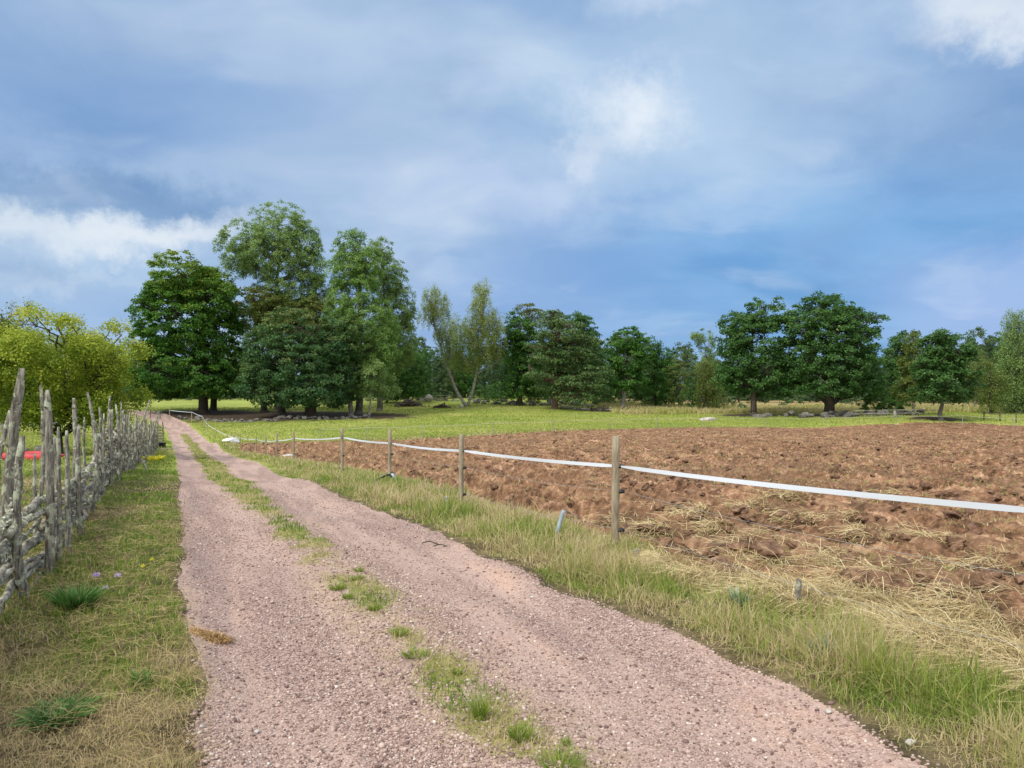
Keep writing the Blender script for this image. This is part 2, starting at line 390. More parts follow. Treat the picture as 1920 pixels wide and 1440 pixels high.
def soil_disp(x, y, r):
    s = x * FN[0] + y * FN[1]; t = x * FD[0] + y * FD[1]
    wv = fbm(s * 0.3, t * 0.10, 2, 51) * 2.4 + (fbm(x * 1.6, y * 1.6, 2, 151) - 0.5) * 0.45
    ph = (s + wv * 0.55) / 0.46
    fur = np.abs((ph % 1.0) - 0.5) * 2.0
    fur = fur ** 0.8
    fur = (fur - 0.5) * (0.10 + 0.13 * sstep(fbm(x * 0.5 + 9, y * 0.5, 3, 52), 0.35, 0.65))
    rid = 1 - np.abs(fbm(s * 1.7 + 5, t * 0.9, 4, 53, 0.55) * 2 - 1)
    cl = (fbm(s * 3.4, t * 1.1, 5, 54, 0.64) - 0.5) * 0.26 * (0.25 + 1.2 * sstep(fbm(x * 0.4, y * 0.4, 2, 55), 0.38, 0.7))
    pit = -0.14 * sstep(fbm(s * 1.3, t * 0.8, 3, 56), 0.66, 0.78)
    q_ = (fbm(x * 5, y * 5, 2, 159) - 0.5) * 2; lm = 1 - np.abs(2 * vnoise(s * 4.3 + 3 + q_, t * 1.9 + q_, 58) - 1); lm2 = 1 - np.abs(2 * vnoise(s * 9 + wv + q_, t * 5 - q_, 59) - 1)
    rough_ = 0.35 + 1.2 * sstep(fbm(x * 0.45 + 7, y * 0.45, 3, 60), 0.38, 0.62)
    cl = cl + rough_ * (0.040 * lm ** 2 + 0.028 * lm2 ** 2)
    fine = (fbm(x * 15, y * 15, 3, 57, 0.65) - 0.5) * 0.055
    return 1.2 * (1.35 * fur + (rid - 0.75) * 0.10 + cl * 0.8 + pit * 1.3) + fine - 0.03
def H(x, y, M=None):
    x = np.asarray(x, dtype=float); y = np.asarray(y, dtype=float)
    if M is None: M = masks(x, y)
    r = np.hypot(x, y); z = G(x, y)
    inroad = sstep(M['road'], -0.05, 0.35)
    ds = seg_dist(x, y, stripC)
    z = z + inroad * (-0.03 + 0.035 * np.exp(-(ds / 0.35) ** 2))
    z = z + (1 - inroad) * (fbm(x * 2.3, y * 2.3, 3, 61) - 0.5) * 0.09 * sstep(r, 0, 6)
    inf = sstep(M['field'], -0.15, 0.35)
    z = z + inf * (-0.05 + soil_disp(x, y, r) * (1 - 0.25 * sstep(r, 40, 90)))
    z = z + (1 - inroad) * (1 - inf) * 0.06
    z = z + M['straw'] * (0.02 + 0.05 * fbm(x * 4, y * 4, 3, 62))
    z = z + inroad * (fbm(x * 40, y * 40, 2, 63) - 0.5) * 0.010 * (1 - sstep(r, 5, 8))
    return z

# ------------------------------------------------------------------ materials
def new_mat(name):
    m_ = bpy.data.materials.new(name); m_.use_nodes = True
    return m_, NT(m_.node_tree)
def finish(n, col, rough=0.9, bump=None, bstr=0.5, bdist=0.02, spec=0.2, trans=0.0):
    b = n.n('ShaderNodeBsdfPrincipled')
    n.put(b.inputs['Base Color'], col); n.put(b.inputs['Roughness'], rough)
    b.inputs['Specular IOR Level'].default_value = spec
    if bump is not None:
        bp = n.n('ShaderNodeBump'); bp.inputs['Strength'].default_value = bstr; bp.inputs['Distance'].default_value = bdist
        n.put(bp.inputs['Height'], bump); n.t.links.new(bp.outputs[0], b.inputs['Normal'])
    o = n.n('ShaderNodeOutputMaterial'); sh = b.outputs[0]
    if trans > 0:
        tr = n.n('ShaderNodeBsdfTranslucent'); n.put(tr.inputs[0], col)
        mx = n.n('ShaderNodeMixShader'); mx.inputs[0].default_value = trans
        n.t.links.new(sh, mx.inputs[1]); n.t.links.new(tr.outputs[0], mx.inputs[2]); sh = mx.outputs[0]
    n.t.links.new(sh, o.inputs[0])
def geo_pos(n): return n.n('ShaderNodeNewGeometry').outputs['Position']

MAT = {}
# meadow / verge ground
m_, n = new_mat('meadow_ground'); Pp = geo_pos(n)
big = n.noise(n.v('MULTIPLY', Pp, (1, 1, 0)), 0.09, 4, 0.6); mid = n.noise(n.v('MULTIPLY', Pp, (0.6, 1.4, 0)), 0.8, 5, 0.65); fine = n.noise(Pp, 14, 4, 0.7)
gr = n.ramp(n.m('ADD', n.m('MULTIPLY', big, 0.55), n.m('MULTIPLY', mid, 0.45)), [(0.36, (0.15, 0.215, 0.036)), (0.47, (0.225, 0.28, 0.052)), (0.56, (0.31, 0.335, 0.078)), (0.68, (0.40, 0.37, 0.11))])
gr = n.mix(n.m('MULTIPLY', n.ss(fine, 0.45, 0.7), 0.35), gr, (0.16, 0.19, 0.04))
near = n.ramp(n.noise(Pp, 5, 5, 0.7), [(0.35, (0.045, 0.035, 0.018)), (0.5, (0.11, 0.085, 0.042)), (0.65, (0.20, 0.155, 0.08))])  # verge soil, its colour darkened to deepen the shade between blades
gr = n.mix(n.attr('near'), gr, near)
lt = n.ramp(n.noise(Pp, 3, 4, 0.7), [(0.35, (0.03, 0.022, 0.014)), (0.6, (0.075, 0.05, 0.03)), (0.75, (0.08, 0.085, 0.03))])  # brown leaf litter, darkened further to paint in the shade under the trees
gr = n.mix(n.attr('litter_shade'), gr, lt)
gr = n.mix(n.attr('rough_grass'), gr, n.ramp(n.noise(Pp, 0.7, 5, 0.7), [(0.35, (0.20, 0.19, 0.07)), (0.5, (0.34, 0.27, 0.12)), (0.65, (0.34, 0.22, 0.10))]))
gr = n.mix(n.attr('straw'), gr, n.ramp(n.noise(Pp, 22, 4, 0.7), [(0.35, (0.14, 0.09, 0.04)), (0.6, (0.36, 0.26, 0.12))]))
finish(n, gr, 0.95, n.m('ADD', n.noise(Pp, 8, 5, 0.7), n.m('MULTIPLY', mid, 2.0)), 0.7, 0.05); MAT['ground'] = m_
# gravel
m_, n = new_mat('pink_gravel'); Pp = geo_pos(n)
v1 = n.n('ShaderNodeTexVoronoi'); n.put(v1.inputs['Vector'], Pp); v1.inputs['Scale'].default_value = 95
v2 = n.n('ShaderNodeTexVoronoi'); n.put(v2.inputs['Vector'], Pp); v2.inputs['Scale'].default_value = 140
hue = n.n('ShaderNodeSeparateColor'); n.put(hue.inputs[0], v1.outputs['Color'])
g1 = n.ramp(hue.outputs[0], [(0.0, (0.11, 0.068, 0.058)), (0.22, (0.25, 0.165, 0.140)), (0.6, (0.41, 0.29, 0.245)), (0.9, (0.53, 0.40, 0.345)), (1.0, (0.64, 0.55, 0.49))])
g1 = n.mix(n.m('MULTIPLY', n.ss(v1.outputs['Distance'], 0.25, 0.62), 0.5), g1, (0.20, 0.13, 0.12))
cb = n.n('ShaderNodeCombineXYZ'); n.put(cb.inputs[0], n.v('DOT_PRODUCT', Pp, (0.917, 0.399, 0))); n.put(cb.inputs[1], n.m('MULTIPLY', n.v('DOT_PRODUCT', Pp, (-0.399, 0.917, 0)), 0.16))
dust = n.noise(cb.outputs[0], 1.7, 5, 0.6)
g1 = n.mix(n.ss(dust, 0.40, 0.60, 0.0, 0.6), g1, (0.52, 0.375, 0.315))
g1 = n.mix(n.m('MULTIPLY', n.ss(n.noise(cb.outputs[0], 3.3, 4, 0.6), 0.54, 0.72), 0.3), g1, (0.60, 0.38, 0.27))
tn = n.ramp(n.noise(Pp, 9, 5, 0.75), [(0.36, (0.20, 0.15, 0.08)), (0.5, (0.38, 0.30, 0.18)), (0.62, (0.46, 0.32, 0.24))])
g1 = n.mix(n.m('MULTIPLY', n.attr('tan'), n.ss(n.noise(Pp, 6, 4, 0.6), 0.38, 0.6, 0.1, 0.75)), g1, tn)
g1 = n.mix(n.attr('strip'), g1, n.ramp(n.noise(Pp, 12, 4, 0.7), [(0.4, (0.17, 0.16, 0.05)), (0.6, (0.36, 0.31, 0.13))]))
finish(n, g1, 0.92, n.m('ADD', n.m('SUBTRACT', 1.0, v1.outputs['Distance']), n.m('MULTIPLY', n.m('SUBTRACT', 1.0, v2.outputs['Distance']), 0.4)), 0.8, 0.008); MAT['gravel'] = m_
# soil
m_, n = new_mat('ploughed_soil'); Pp = geo_pos(n)
cb = n.n('ShaderNodeCombineXYZ'); n.put(cb.inputs[0], n.v('DOT_PRODUCT', Pp, (0.917, 0.399, 0))); n.put(cb.inputs[1], n.m('MULTIPLY', n.v('DOT_PRODUCT', Pp, (-0.399, 0.917, 0)), 0.3))
s0 = n.m('ADD', n.m('MULTIPLY', n.noise(cb.outputs[0], 2.1, 5, 0.65), 0.5), n.m('MULTIPLY', n.noise(Pp, 7, 5, 0.7), 0.5))
s1 = n.ramp(s0, [(0.37, (0.045, 0.025, 0.015)), (0.45, (0.140, 0.076, 0.043)), (0.53, (0.285, 0.158, 0.092)), (0.62, (0.50, 0.33, 0.21))])
cb2 = n.n('ShaderNodeCombineXYZ'); n.put(cb2.inputs[0], n.v('DOT_PRODUCT', Pp, (0.917, 0.399, 0))); n.put(cb2.inputs[1], n.m('MULTIPLY', n.v('DOT_PRODUCT', Pp, (-0.399, 0.917, 0)), 0.12))
s1 = n.mix(n.ss(n.noise(cb2.outputs[0], 0.75, 4, 0.6), 0.42, 0.64, 0, 0.5), s1, n.mix(n.noise(Pp, 9, 4, 0.7), (0.09, 0.055, 0.035), (0.24, 0.16, 0.10)))
s1 = n.mix(n.ss(n.noise(n.v('ADD', Pp, (7, 3, 1)), 2.4, 5, 0.7), 0.57, 0.70, 0, 0.7), s1, (0.36, 0.26, 0.13))
s1 = n.mix(n.ss(n.noise(n.v('ADD', Pp, (1, 8, 5)), 3.1, 5, 0.7), 0.60, 0.70, 0, 0.8), s1, (0.055, 0.032, 0.022))
s1 = n.mix(n.attr('straw'), s1, n.ramp(n.noise(Pp, 22, 4, 0.7), [(0.35, (0.14, 0.09, 0.04)), (0.6, (0.36, 0.26, 0.12))]))
finish(n, s1, 0.97, n.noise(Pp, 28, 6, 0.75), 0.7, 0.03, 0.1); MAT['soil'] = m_
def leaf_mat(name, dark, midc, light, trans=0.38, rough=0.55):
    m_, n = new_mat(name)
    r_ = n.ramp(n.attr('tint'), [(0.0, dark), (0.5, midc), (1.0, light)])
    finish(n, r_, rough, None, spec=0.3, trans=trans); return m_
MAT['grass'] = leaf_mat('grass_blades', (0.095, 0.205, 0.018), (0.285, 0.34, 0.058), (0.60, 0.475, 0.28), 0.35, 0.6)
MAT['straw'] = leaf_mat('straw_strands', (0.17, 0.11, 0.05), (0.50, 0.385, 0.175), (0.78, 0.67, 0.40), 0.15, 0.6)
def wood_mat(name, a, b, c_, lich=0.0, sc=6, lc=(0.50, 0.52, 0.40), stretch=(3, 3, 0.6)):
    m_, n = new_mat(name); tcn = n.n('ShaderNodeTexCoord').outputs['Object']; q = n.v('MULTIPLY', tcn, stretch)
    f_ = n.noise(q, sc, 6, 0.7)
    r_ = n.ramp(f_, [(0.33, a), (0.5, b), (0.66, c_)])
    if lich > 0: r_ = n.mix(n.ss(n.noise(tcn, sc * 2.2, 5, 0.7), 0.62 - lich * 0.25, 0.66 - lich * 0.2, 0, 0.85), r_, lc)
    finish(n, r_, 0.9, f_, 0.9, 0.015); return m_
MAT['stake'] = wood_mat('weathered_stake', (0.035, 0.03, 0.022), (0.185, 0.17, 0.14), (0.38, 0.36, 0.31), 0.38, 5, (0.42, 0.45, 0.33), (9, 9, 1.3))
MAT['rail'] = wood_mat('lichened_rail', (0.055, 0.045, 0.033), (0.22, 0.20, 0.165), (0.42, 0.40, 0.34), 0.35, 7, (0.46, 0.48, 0.36), (1, 1, 1))
MAT['lichen'] = leaf_mat('lichen', (0.20, 0.22, 0.14), (0.36, 0.39, 0.26), (0.56, 0.58, 0.44), 0.0, 0.9)
MAT['post'] = wood_mat('fence_post_timber', (0.17, 0.135, 0.09), (0.30, 0.25, 0.175), (0.42, 0.36, 0.27), 0.0, 5)
MAT['bark'] = wood_mat('dark_bark', (0.03, 0.025, 0.02), (0.075, 0.062, 0.05), (0.13, 0.11, 0.09), 0.0, 3)
MAT['bark_grey'] = wood_mat('grey_bark', (0.06, 0.055, 0.045), (0.14, 0.13, 0.11), (0.23, 0.215, 0.185), 0.0, 3)
MAT['bark_birch'] = wood_mat('birch_bark', (0.09, 0.08, 0.065), (0.25, 0.235, 0.20), (0.42, 0.40, 0.35), 0.0, 2.2, stretch=(1, 1, 3))
MAT['bark_pine'] = wood_mat('pine_bark', (0.06, 0.04, 0.03), (0.16, 0.11, 0.08), (0.28, 0.17, 0.10), 0.0, 3)
def stone_mat(name, a, b, c_):
    m_, n = new_mat(name); q = n.n('ShaderNodeTexCoord').outputs['Object']
    f_ = n.noise(q, 4, 6, 0.7); r_ = n.ramp(f_, [(0.33, a), (0.5, b), (0.66, c_)])
    r_ = n.mix(n.m('MULTIPLY', n.attr('tint'), 0.6), r_, (0.34, 0.32, 0.28))
    finish(n, r_, 0.9, f_, 0.6, 0.03); return m_
MAT['stone'] = stone_mat('grey_stone', (0.05, 0.048, 0.042), (0.12, 0.115, 0.10), (0.24, 0.23, 0.20))
MAT['stone_pale'] = stone_mat('pale_stone', (0.30, 0.28, 0.25), (0.48, 0.44, 0.40), (0.62, 0.58, 0.54))
MAT['clod'] = wood_mat('dark_clod_soil', (0.05, 0.030, 0.020), (0.16, 0.090, 0.056), (0.31, 0.20, 0.125), 0.0, 7, stretch=(1, 1, 1))
def flat(name, col, rough=0.6, sc=12, var=0.25, spec=0.3):
    m_, n = new_mat(name); q = n.n('ShaderNodeTexCoord').outputs['Object']; f_ = n.noise(q, sc, 4, 0.6)
    r_ = n.mix(n.ss(f_, 0.3, 0.7), tuple(k * (1 - var) for k in col), tuple(min(1, k * (1 + var * 0.5)) for k in col))
    finish(n, r_, rough, f_, 0.2, 0.01, spec); return m_
m_, n = new_mat('white_fence_tape'); finish(n, (0.60, 0.64, 0.69), 0.5); MAT['tape'] = m_
MAT['black'] = flat('black_plastic', (0.02, 0.02, 0.022), 0.45)
MAT['bluepipe'] = flat('faded_blue_pipe', (0.33, 0.41, 0.47), 0.5)
MAT['greypipe'] = flat('grey_pipe', (0.30, 0.31, 0.30), 0.5)
MAT['red'] = flat('red_plastic', (0.50, 0.05, 0.06), 0.5, 3, 0.3)
MAT['white'] = flat('white_sheet', (0.80, 0.80, 0.80), 0.5)
MAT['plank'] = flat('pale_plank', (0.52, 0.48, 0.38), 0.8)
MAT['yellow'] = leaf_mat('yellow_petals', (0.55, 0.55, 0.03), (0.75, 0.70, 0.04), (0.85, 0.80, 0.10), 0.3)
MAT['violet'] = leaf_mat('violet_petals', (0.42, 0.30, 0.55), (0.62, 0.48, 0.74), (0.80, 0.72, 0.86), 0.3)
MAT['weed'] = leaf_mat('weed_leaves', (0.045, 0.12, 0.025), (0.09, 0.20, 0.04), (0.17, 0.30, 0.07), 0.25)
MAT['bluegreen'] = leaf_mat('bluegreen_leaves', (0.10, 0.20, 0.13), (0.20, 0.33, 0.22), (0.34, 0.46, 0.34), 0.2)

# ------------------------------------------------------------------ the ground, road and field sheets
_r = [0.25]
while _r[-1] < 130: _r.append(_r[-1] + min(0.0026 * _r[-1] + 0.012, 0.4) if _r[-1] > 2.4 else _r[-1] + 0.12)
while _r[-1] < 4500: _r.append(_r[-1] * 1.05)
RR = np.array(_r)
TH = np.concatenate([np.linspace(-44, 44, 1300), np.linspace(44, 316, 90)[1:-1]]) * math.pi / 180
nr, nt = len(RR), len(TH)
gx = (RR[:, None] * np.sin(TH)[None]); gy = (RR[:, None] * np.cos(TH)[None])
gx = gx.ravel(); gy = gy.ravel()
MK = masks(gx, gy)
gz = H(gx, gy, MK)
V = np.stack([gx, gy, gz], -1)
i = np.arange(nr - 1)[:, None] * nt; j = np.arange(nt)[None]; j2 = (j + 1) % nt
Q = np.stack([i + j, i + j2, i + nt + j2, i + nt + j], -1).reshape(-1, 4)
rd = MK['road'][Q].mean(1); fl = MK['field'][Q].mean(1)
is_road = rd > 0; is_field = (fl > 0) & ~is_road
def sub(name, sel, mat, keys, kind, label=None, close=False):
    q = Q[sel]; used = np.unique(q); mp = np.zeros(len(V), dtype=np.int32); mp[used] = np.arange(len(used), dtype=np.int32)
    at_ = {k: MK[k][used] for k in keys}
    Vn = V[used]
    me = mesh_np(name, Vn, [mp[q][:, ::-1]], mat, at_, smooth=True)
    return link(name, me, kind=kind)
rr = np.hypot(gx, gy)
MK['near'] = 1 - sstep(rr + (MK['dry'] - 0.5) * 14, 14, 30)
MK['near'] = np.maximum(MK['near'], 0.5 * (1 - sstep(np.abs(MK['field']), 0.3, 1.5)) * (rr < 90))
MK['rough_grass'] = sstep(gy - (103 + 0.02 * gx) + (MK['dry'] - 0.5) * 6, 0, 4) * sstep(gx, 12, 22)
sub('ground', ~is_road & ~is_field, MAT['ground'], ['near', 'litter_shade', 'straw', 'rough_grass'], 'structure')
sub('gravel_road', is_road, MAT['gravel'], ['strip', 'tan'], 'structure')
sub('ploughed_field', is_field, MAT['soil'], ['straw'], 'structure')
print('terrain verts', len(V))

# ------------------------------------------------------------------ grass, straw and gravel (stuff)
def blades(P3, hgt, lean, width, tint, head=None, curl=0.5):
    N = len(P3); a = rng.uniform(0, 2 * math.pi, N) if head is None else head
    f_ = rng.uniform(0, math.pi, N)
    d = np.stack([np.cos(a), np.sin(a), np.zeros(N)], -1); s_ = np.stack([np.cos(f_), np.sin(f_), np.zeros(N)], -1)
    wv = s_ * (width / 2)[:, None]
    up = np.array([0, 0, 1.0])
    p1 = P3 + up * (hgt * 0.62)[:, None] + d * (lean * (0.5 - 0.2 * curl))[:, None]
    p2 = P3 + up * hgt[:, None] + d * lean[:, None]
    Vb = np.stack([P3 - wv, P3 + wv, p1 - wv * 0.8, p1 + wv * 0.8, p2], 1).reshape(-1, 3)
    k = np.arange(N)[:, None] * 5
    return Vb, k + np.array([[0, 1, 3, 2]]), k + np.array([[2, 3, 4]]), np.repeat(tint, 5)
def sample_region(N, r0, r1, th0, th1, power=0.0):
    """points with density about r^-power per unit area"""
    u_ = rng.random(N); k = 2 - power
    r = (r0 ** k + u_ * (r1 ** k - r0 ** k)) ** (1 / k) if abs(k) > 1e-6 else r0 * (r1 / r0) ** u_
    t = rng.uniform(math.radians(th0), math.radians(th1), N)
    return r * np.sin(t), r * np.cos(t)
def grass_stuff(name, label, N, r0, r1, cond, hf, tf, wmul=1.0, power=1.6, matn='grass', leanf=0.6, th=(-44, 44)):
    x, y = sample_region(N, r0, r1, th[0], th[1], power)
    M = masks(x, y); keep = cond(x, y, M); x = x[keep]; y = y[keep]; M = {k: v[keep] for k, v in M.items()}
    z = H(x, y, M) - 0.01; r = np.hypot(x, y)
    h = hf(x, y, M, r) * rng.uniform(0.45, 1.25, len(x)); tnt = np.clip(tf(x, y, M, r), 0, 1)
    wd = np.maximum(0.0035, 0.00105 * r) * rng.uniform(0.7, 1.4, len(x)) * wmul
    le = h * np.abs(rng.normal(0, leanf, len(x)))
    hh = h / np.sqrt(1 + (le / h) ** 2 * 0.9)
    Vb, Qb, Tb, A = blades(np.stack([x, y, z], -1), hh, le, wd, tnt)
    me = mesh_np(name, Vb, [Qb, Tb], MAT[matn], {'tint': A})
    link(name, me, label=label, cat='grass', kind='stuff'); print(name, len(x))
def side(x, y):   # + to the right of the road line
    return (x - 0.2) * FN[0] + (y - 3.3) * FN[1]
def field_edge(M): return -M['field']
# tall verge between road and field
def c_right(x, y, M): return (M['road'] < -0.02 - 0.10 * rng.random(len(x))) & (M['field'] < 0.10) & (side(x, y) > 0.2) & (M['field'] > -3.2) & (M['straw'] < 0.55)
def h_right(x, y, M, r):
    d = -M['road']; tuft = fbm(x * 2.6, y * 2.6, 2, 71)
    return (0.06 + 0.14 * sstep(d, 0.08, 0.5) * (1 - 0.4 * sstep(M['field'], -0.6, -0.1)) * (1 - 0.5 * M['straw'])) * (0.25 + 1.55 * tuft) * np.where(r > 22, 0.85, 1.0)
def t_right(x, y, M, r):
    pat = fbm(x * 1.3 + 4, y * 1.3, 3, 72); d = -M['road']
    p2 = fbm(x * 5, y * 5, 2, 172)
    return 0.14 + 0.46 * sstep(pat, 0.30, 0.60) + 0.52 * p2 + 0.30 * sstep(M['straw'], 0, 0.5) + rng.normal(0, 0.25, len(x)) + 0.15 * sstep(-M['field'], 0.9, 0.1)
grass_stuff('verge_grass', 'long pale green grass along the strip between the gravel road and the ploughed field', 620000, 2.6, 75, c_right, h_right, t_right, power=1.75, leanf=1.2)
# left verge: short, matted and half dry
def c_left(x, y, M): return (M['road'] < -0.01 - 0.07 * rng.random(len(x))) & (side(x, y) < 0) & (M['road'] > -5.0)
def pat_left(x, y): return fbm(x * 0.9 + 2, y * 0.9, 4, 73)
def h_left(x, y, M, r):
    g = pat_left(x, y); return (0.035 + 0.05 * fbm(x * 3, y * 3, 2, 74)) * (0.8 + 0.6 * sstep(g, 0.55, 0.38))
def t_left(x, y, M, r):
    g = sstep(pat_left(x, y) + 0.06 * np.sin(y * 0.7) - 0.16 * sstep(y, 8, 14), 0.36, 0.62)
    return 0.15 + 0.68 * g + 0.35 * (fbm(x * 6, y * 6, 2, 173) - 0.3) + 0.12 * (1 - sstep(y, 5, 9)) + rng.normal(0, 0.25, len(x))
grass_stuff('short_grass', 'matted half dry grass between the gravel road and the rustic pole fence', 560000, 2.4, 60, c_left, h_left, t_left, power=1.75, leanf=1.1)
# road strip
def c_strip(x, y, M): return (M['road'] > 0) & (M['strip'] > rng.random(len(x)) * 0.9 + 0.05)
grass_stuff('road_strip_grass', 'thin patches of green and yellow grass growing along the middle of the gravel road', 340000, 2.6, 90, c_strip,
            lambda x, y, M, r: 0.045 + 0.035 * fbm(x * 4, y * 4, 2, 75), lambda x, y, M, r: 0.10 + 0.75 * sstep(fbm(x * 2.2, y * 2.2, 3, 76), 0.3, 0.7) + rng.normal(0, 0.12, len(x)), power=1.6, leanf=0.9, th=(-30, 25))
# meadow beyond the field and the orchard lawn
def c_mead(x, y, M): return (M['road'] < -0.3) & (M['field'] < -0.2) & (M['litter_shade'] < 0.6)
grass_stuff('meadow_grass', 'mown yellow green grass of the meadow around the ploughed field', 260000, 26, 125, c_mead,
            lambda x, y, M, r: 0.07 + 0.05 * fbm(x * 0.6, y * 0.6, 3, 77) + 0.0004 * r, lambda x, y, M, r: 0.31 + 0.45 * fbm(x * 0.25, y * 0.5, 3, 78) + rng.normal(0, 0.07, len(x)), power=1.2, wmul=0.9)
# rough tall grass below the oaks on the right
def c_rough(x, y, M): return (y > 104 + 2 * fbm(x * .3, y * .3, 2, 5)) & (x > 14)
grass_stuff('rough_grass', 'tall tawny rough grass behind the meadow under the oaks', 60000, 100, 135, c_rough,
            lambda x, y, M, r: 0.5 + 0.5 * fbm(x * 0.3, y * 0.3, 2, 79), lambda x, y, M, r: 0.55 + 0.4 * fbm(x * 0.3, y * 0.3, 2, 80) + rng.normal(0, 0.1, len(x)), power=0, wmul=1.0, th=(2, 44))
# weeds and sods in the ploughed field
def c_sod(x, y, M): return (M['field'] > 0.1) & (fbm(x * 1.1, y * 1.6, 3, 81) + 0.35 * (fbm((x * FN[0] + y * FN[1]) * 0.5, (x * FD[0] + y * FD[1]) * 0.1, 2, 181) - 0.5) > 0.55)
grass_stuff('sod_grass', 'dry grass tufts left on the turned sods of the ploughed field', 230000, 5, 75, c_sod,
            lambda x, y, M, r: 0.05 + 0.05 * fbm(x * 4, y * 4, 2, 82), lambda x, y, M, r: 0.55 + 0.45 * fbm(x * 0.6, y * 0.6, 2, 83) + rng.normal(0, 0.18, len(x)), power=1.6, leanf=1.4)

def strands(x, y, z, L, tint, wd, arch):
    N = len(x); a = rng.uniform(0, 2 * math.pi, N); d = np.stack([np.cos(a), np.sin(a), rng.normal(0, 0.12, N)], -1)
    s_ = np.stack([-np.sin(a), np.cos(a), np.zeros(N)], -1) * (wd / 2)[:, None]
    p = np.stack([x, y, z], -1); up = np.array([0, 0, 1.0])
    pts = [p, p + d * (L * 0.5)[:, None] + up * arch[:, None], p + d * L[:, None]]
    Vb = np.stack([q + sg * s_ + up * (0.3 * wd * (sg < 0))[:, None] for q in pts for sg in (-1, 1)], 1).reshape(-1, 3)
    k = np.arange(N)[:, None] * 6
    return Vb, np.vstack([k + np.array([[0, 1, 3, 2]]), k + np.array([[2, 3, 5, 4]])]), np.repeat(tint, 6)
x, y = sample_region(330000, 3.5, 13, -5, 44, 1.2)
M = masks(x, y); den = M['straw'] * (0.12 + 0.9 * sstep(fbm(x * 2.6, y * 3.4, 3, 92), 0.32, 0.6)) + (M['field'] > 0) * sstep(fbm(x * 1.6, y * 2.4, 3, 91), 0.62, 0.72) * 0.28 * (1 - sstep(y, 8, 13)) + 0.012 * ((M['field'] > -0.3) & (y < 8))
k = rng.random(len(x)) < den * 0.8; x = x[k]; y = y[k]
SODS = [(1392, 1042, .30, .13), (1535, 1050, .24, .12), (1622, 1012, .28, .14), (1640, 1112, .26, .12), (1745, 1150, .30, .14), (1500, 985, .22, .12), (1300, 978, .20, .11), (1480, 935, .3, .14), (1700, 925, .3, .15), (1560, 1100, .2, .09), (1850, 1080, .26, .13), (1235, 1000, .22, .10), (1340, 1000, .16, .1), (1570, 980, .25, .12), (1420, 965, .25, .12), (1820, 1185, .26, .12)]
SODP = [(px(u_, v_), a_, b_) for u_, v_, a_, b_ in SODS]
ex = np.concatenate([p_[0] + rng.normal(0, a_ * 0.75, 420) for p_, a_, b_ in SODP]); ey = np.concatenate([p_[1] + rng.normal(0, a_ * 0.75, 420) for p_, a_, b_ in SODP])
ez = np.concatenate([np.full(420, b_) for p_, a_, b_ in SODP]); er = np.concatenate([np.full(420, a_) for p_, a_, b_ in SODP]); ecx = np.concatenate([np.full(420, p_[0]) for p_, a_, b_ in SODP]); ecy = np.concatenate([np.full(420, p_[1]) for p_, a_, b_ in SODP])
eadd = ez * np.maximum(0, 1 - ((ex - ecx) ** 2 + (ey - ecy) ** 2) / (er * 1.05) ** 2) * 0.95
nb0 = len(x); x = np.concatenate([x, ex]); y = np.concatenate([y, ey])
z = H(x, y) + rng.uniform(0.0, 0.05, len(x)); z[nb0:] += eadd; r = np.hypot(x, y)
Vb, Qb, A = strands(x, y, z, rng.uniform(0.08, 0.42, len(x)), np.clip(rng.normal(0.52, 0.30, len(x)), 0, 1), np.maximum(0.0025, 0.00045 * r) * rng.uniform(0.7, 1.5, len(x)), rng.uniform(-0.01, 0.05, len(x)))
link('straw', mesh_np('straw', Vb, [Qb], MAT['straw'], {'tint': A}), label='loose yellow straw spread along the near edge of the ploughed field', cat='straw', kind='stuff'); print('straw', len(x))
# loose dead stalks on the left verge
x, y = sample_region(30000, 2.6, 12, -44, 0, 1.2); M = masks(x, y); k = (M['road'] < 0.05) & (side(x, y) < 0); x = x[k]; y = y[k]
Vb, Qb, A = strands(x, y, H(x, y) + rng.uniform(0.02, 0.07, len(x)), rng.uniform(0.05, 0.2, len(x)), np.clip(rng.normal(0.5, 0.25, len(x)), 0, 1), np.maximum(0.0014, 0.00032 * np.hypot(x, y)), rng.uniform(0, 0.02, len(x)))
link('dead_stalks', mesh_np('dead_stalks', Vb, [Qb], MAT['straw'], {'tint': A * 0.6}), label='bleached dead grass stalks matted on the left verge', cat='dry grass', kind='stuff')
# gravel stones
def stones(name, x, y, size, mat, label):
    V0, T0 = ICO[0]; N = len(x)
    z = H(x, y)
    sc = size[:, None, None] * rng.uniform(0.55, 1.25, (N, 1, 3)) * np.array([1, 1, 0.7])
    Vv = V0[None] * sc * rng.uniform(0.8, 1.2, (N, 12, 1)); t = rng.uniform(0, 6.28, N); cs = np.cos(t)[:, None]; sn = np.sin(t)[:, None]
    Vv = np.stack([Vv[..., 0] * cs - Vv[..., 1] * sn, Vv[..., 0] * sn + Vv[..., 1] * cs, Vv[..., 2]], -1) + np.stack([x, y, z + size * 0.2], -1)[:, None]
    T = (np.arange(N)[:, None, None] * 12 + T0[None]).reshape(-1, 3)
    link(name, mesh_np(name, Vv.reshape(-1, 3), [T], mat, {'tint': np.repeat(rng.random(N), 12)}), label=label, cat='gravel', kind='stuff')
m_, n = new_mat('gravel_stones')
finish(n, n.ramp(n.attr('tint'), [(0.0, (0.12, 0.078, 0.070)), (0.2, (0.26, 0.178, 0.155)), (0.65, (0.41, 0.295, 0.25)), (0.95, (0.53, 0.42, 0.365)), (1.0, (0.64, 0.58, 0.52))]), 0.85); MAT['pebble'] = m_
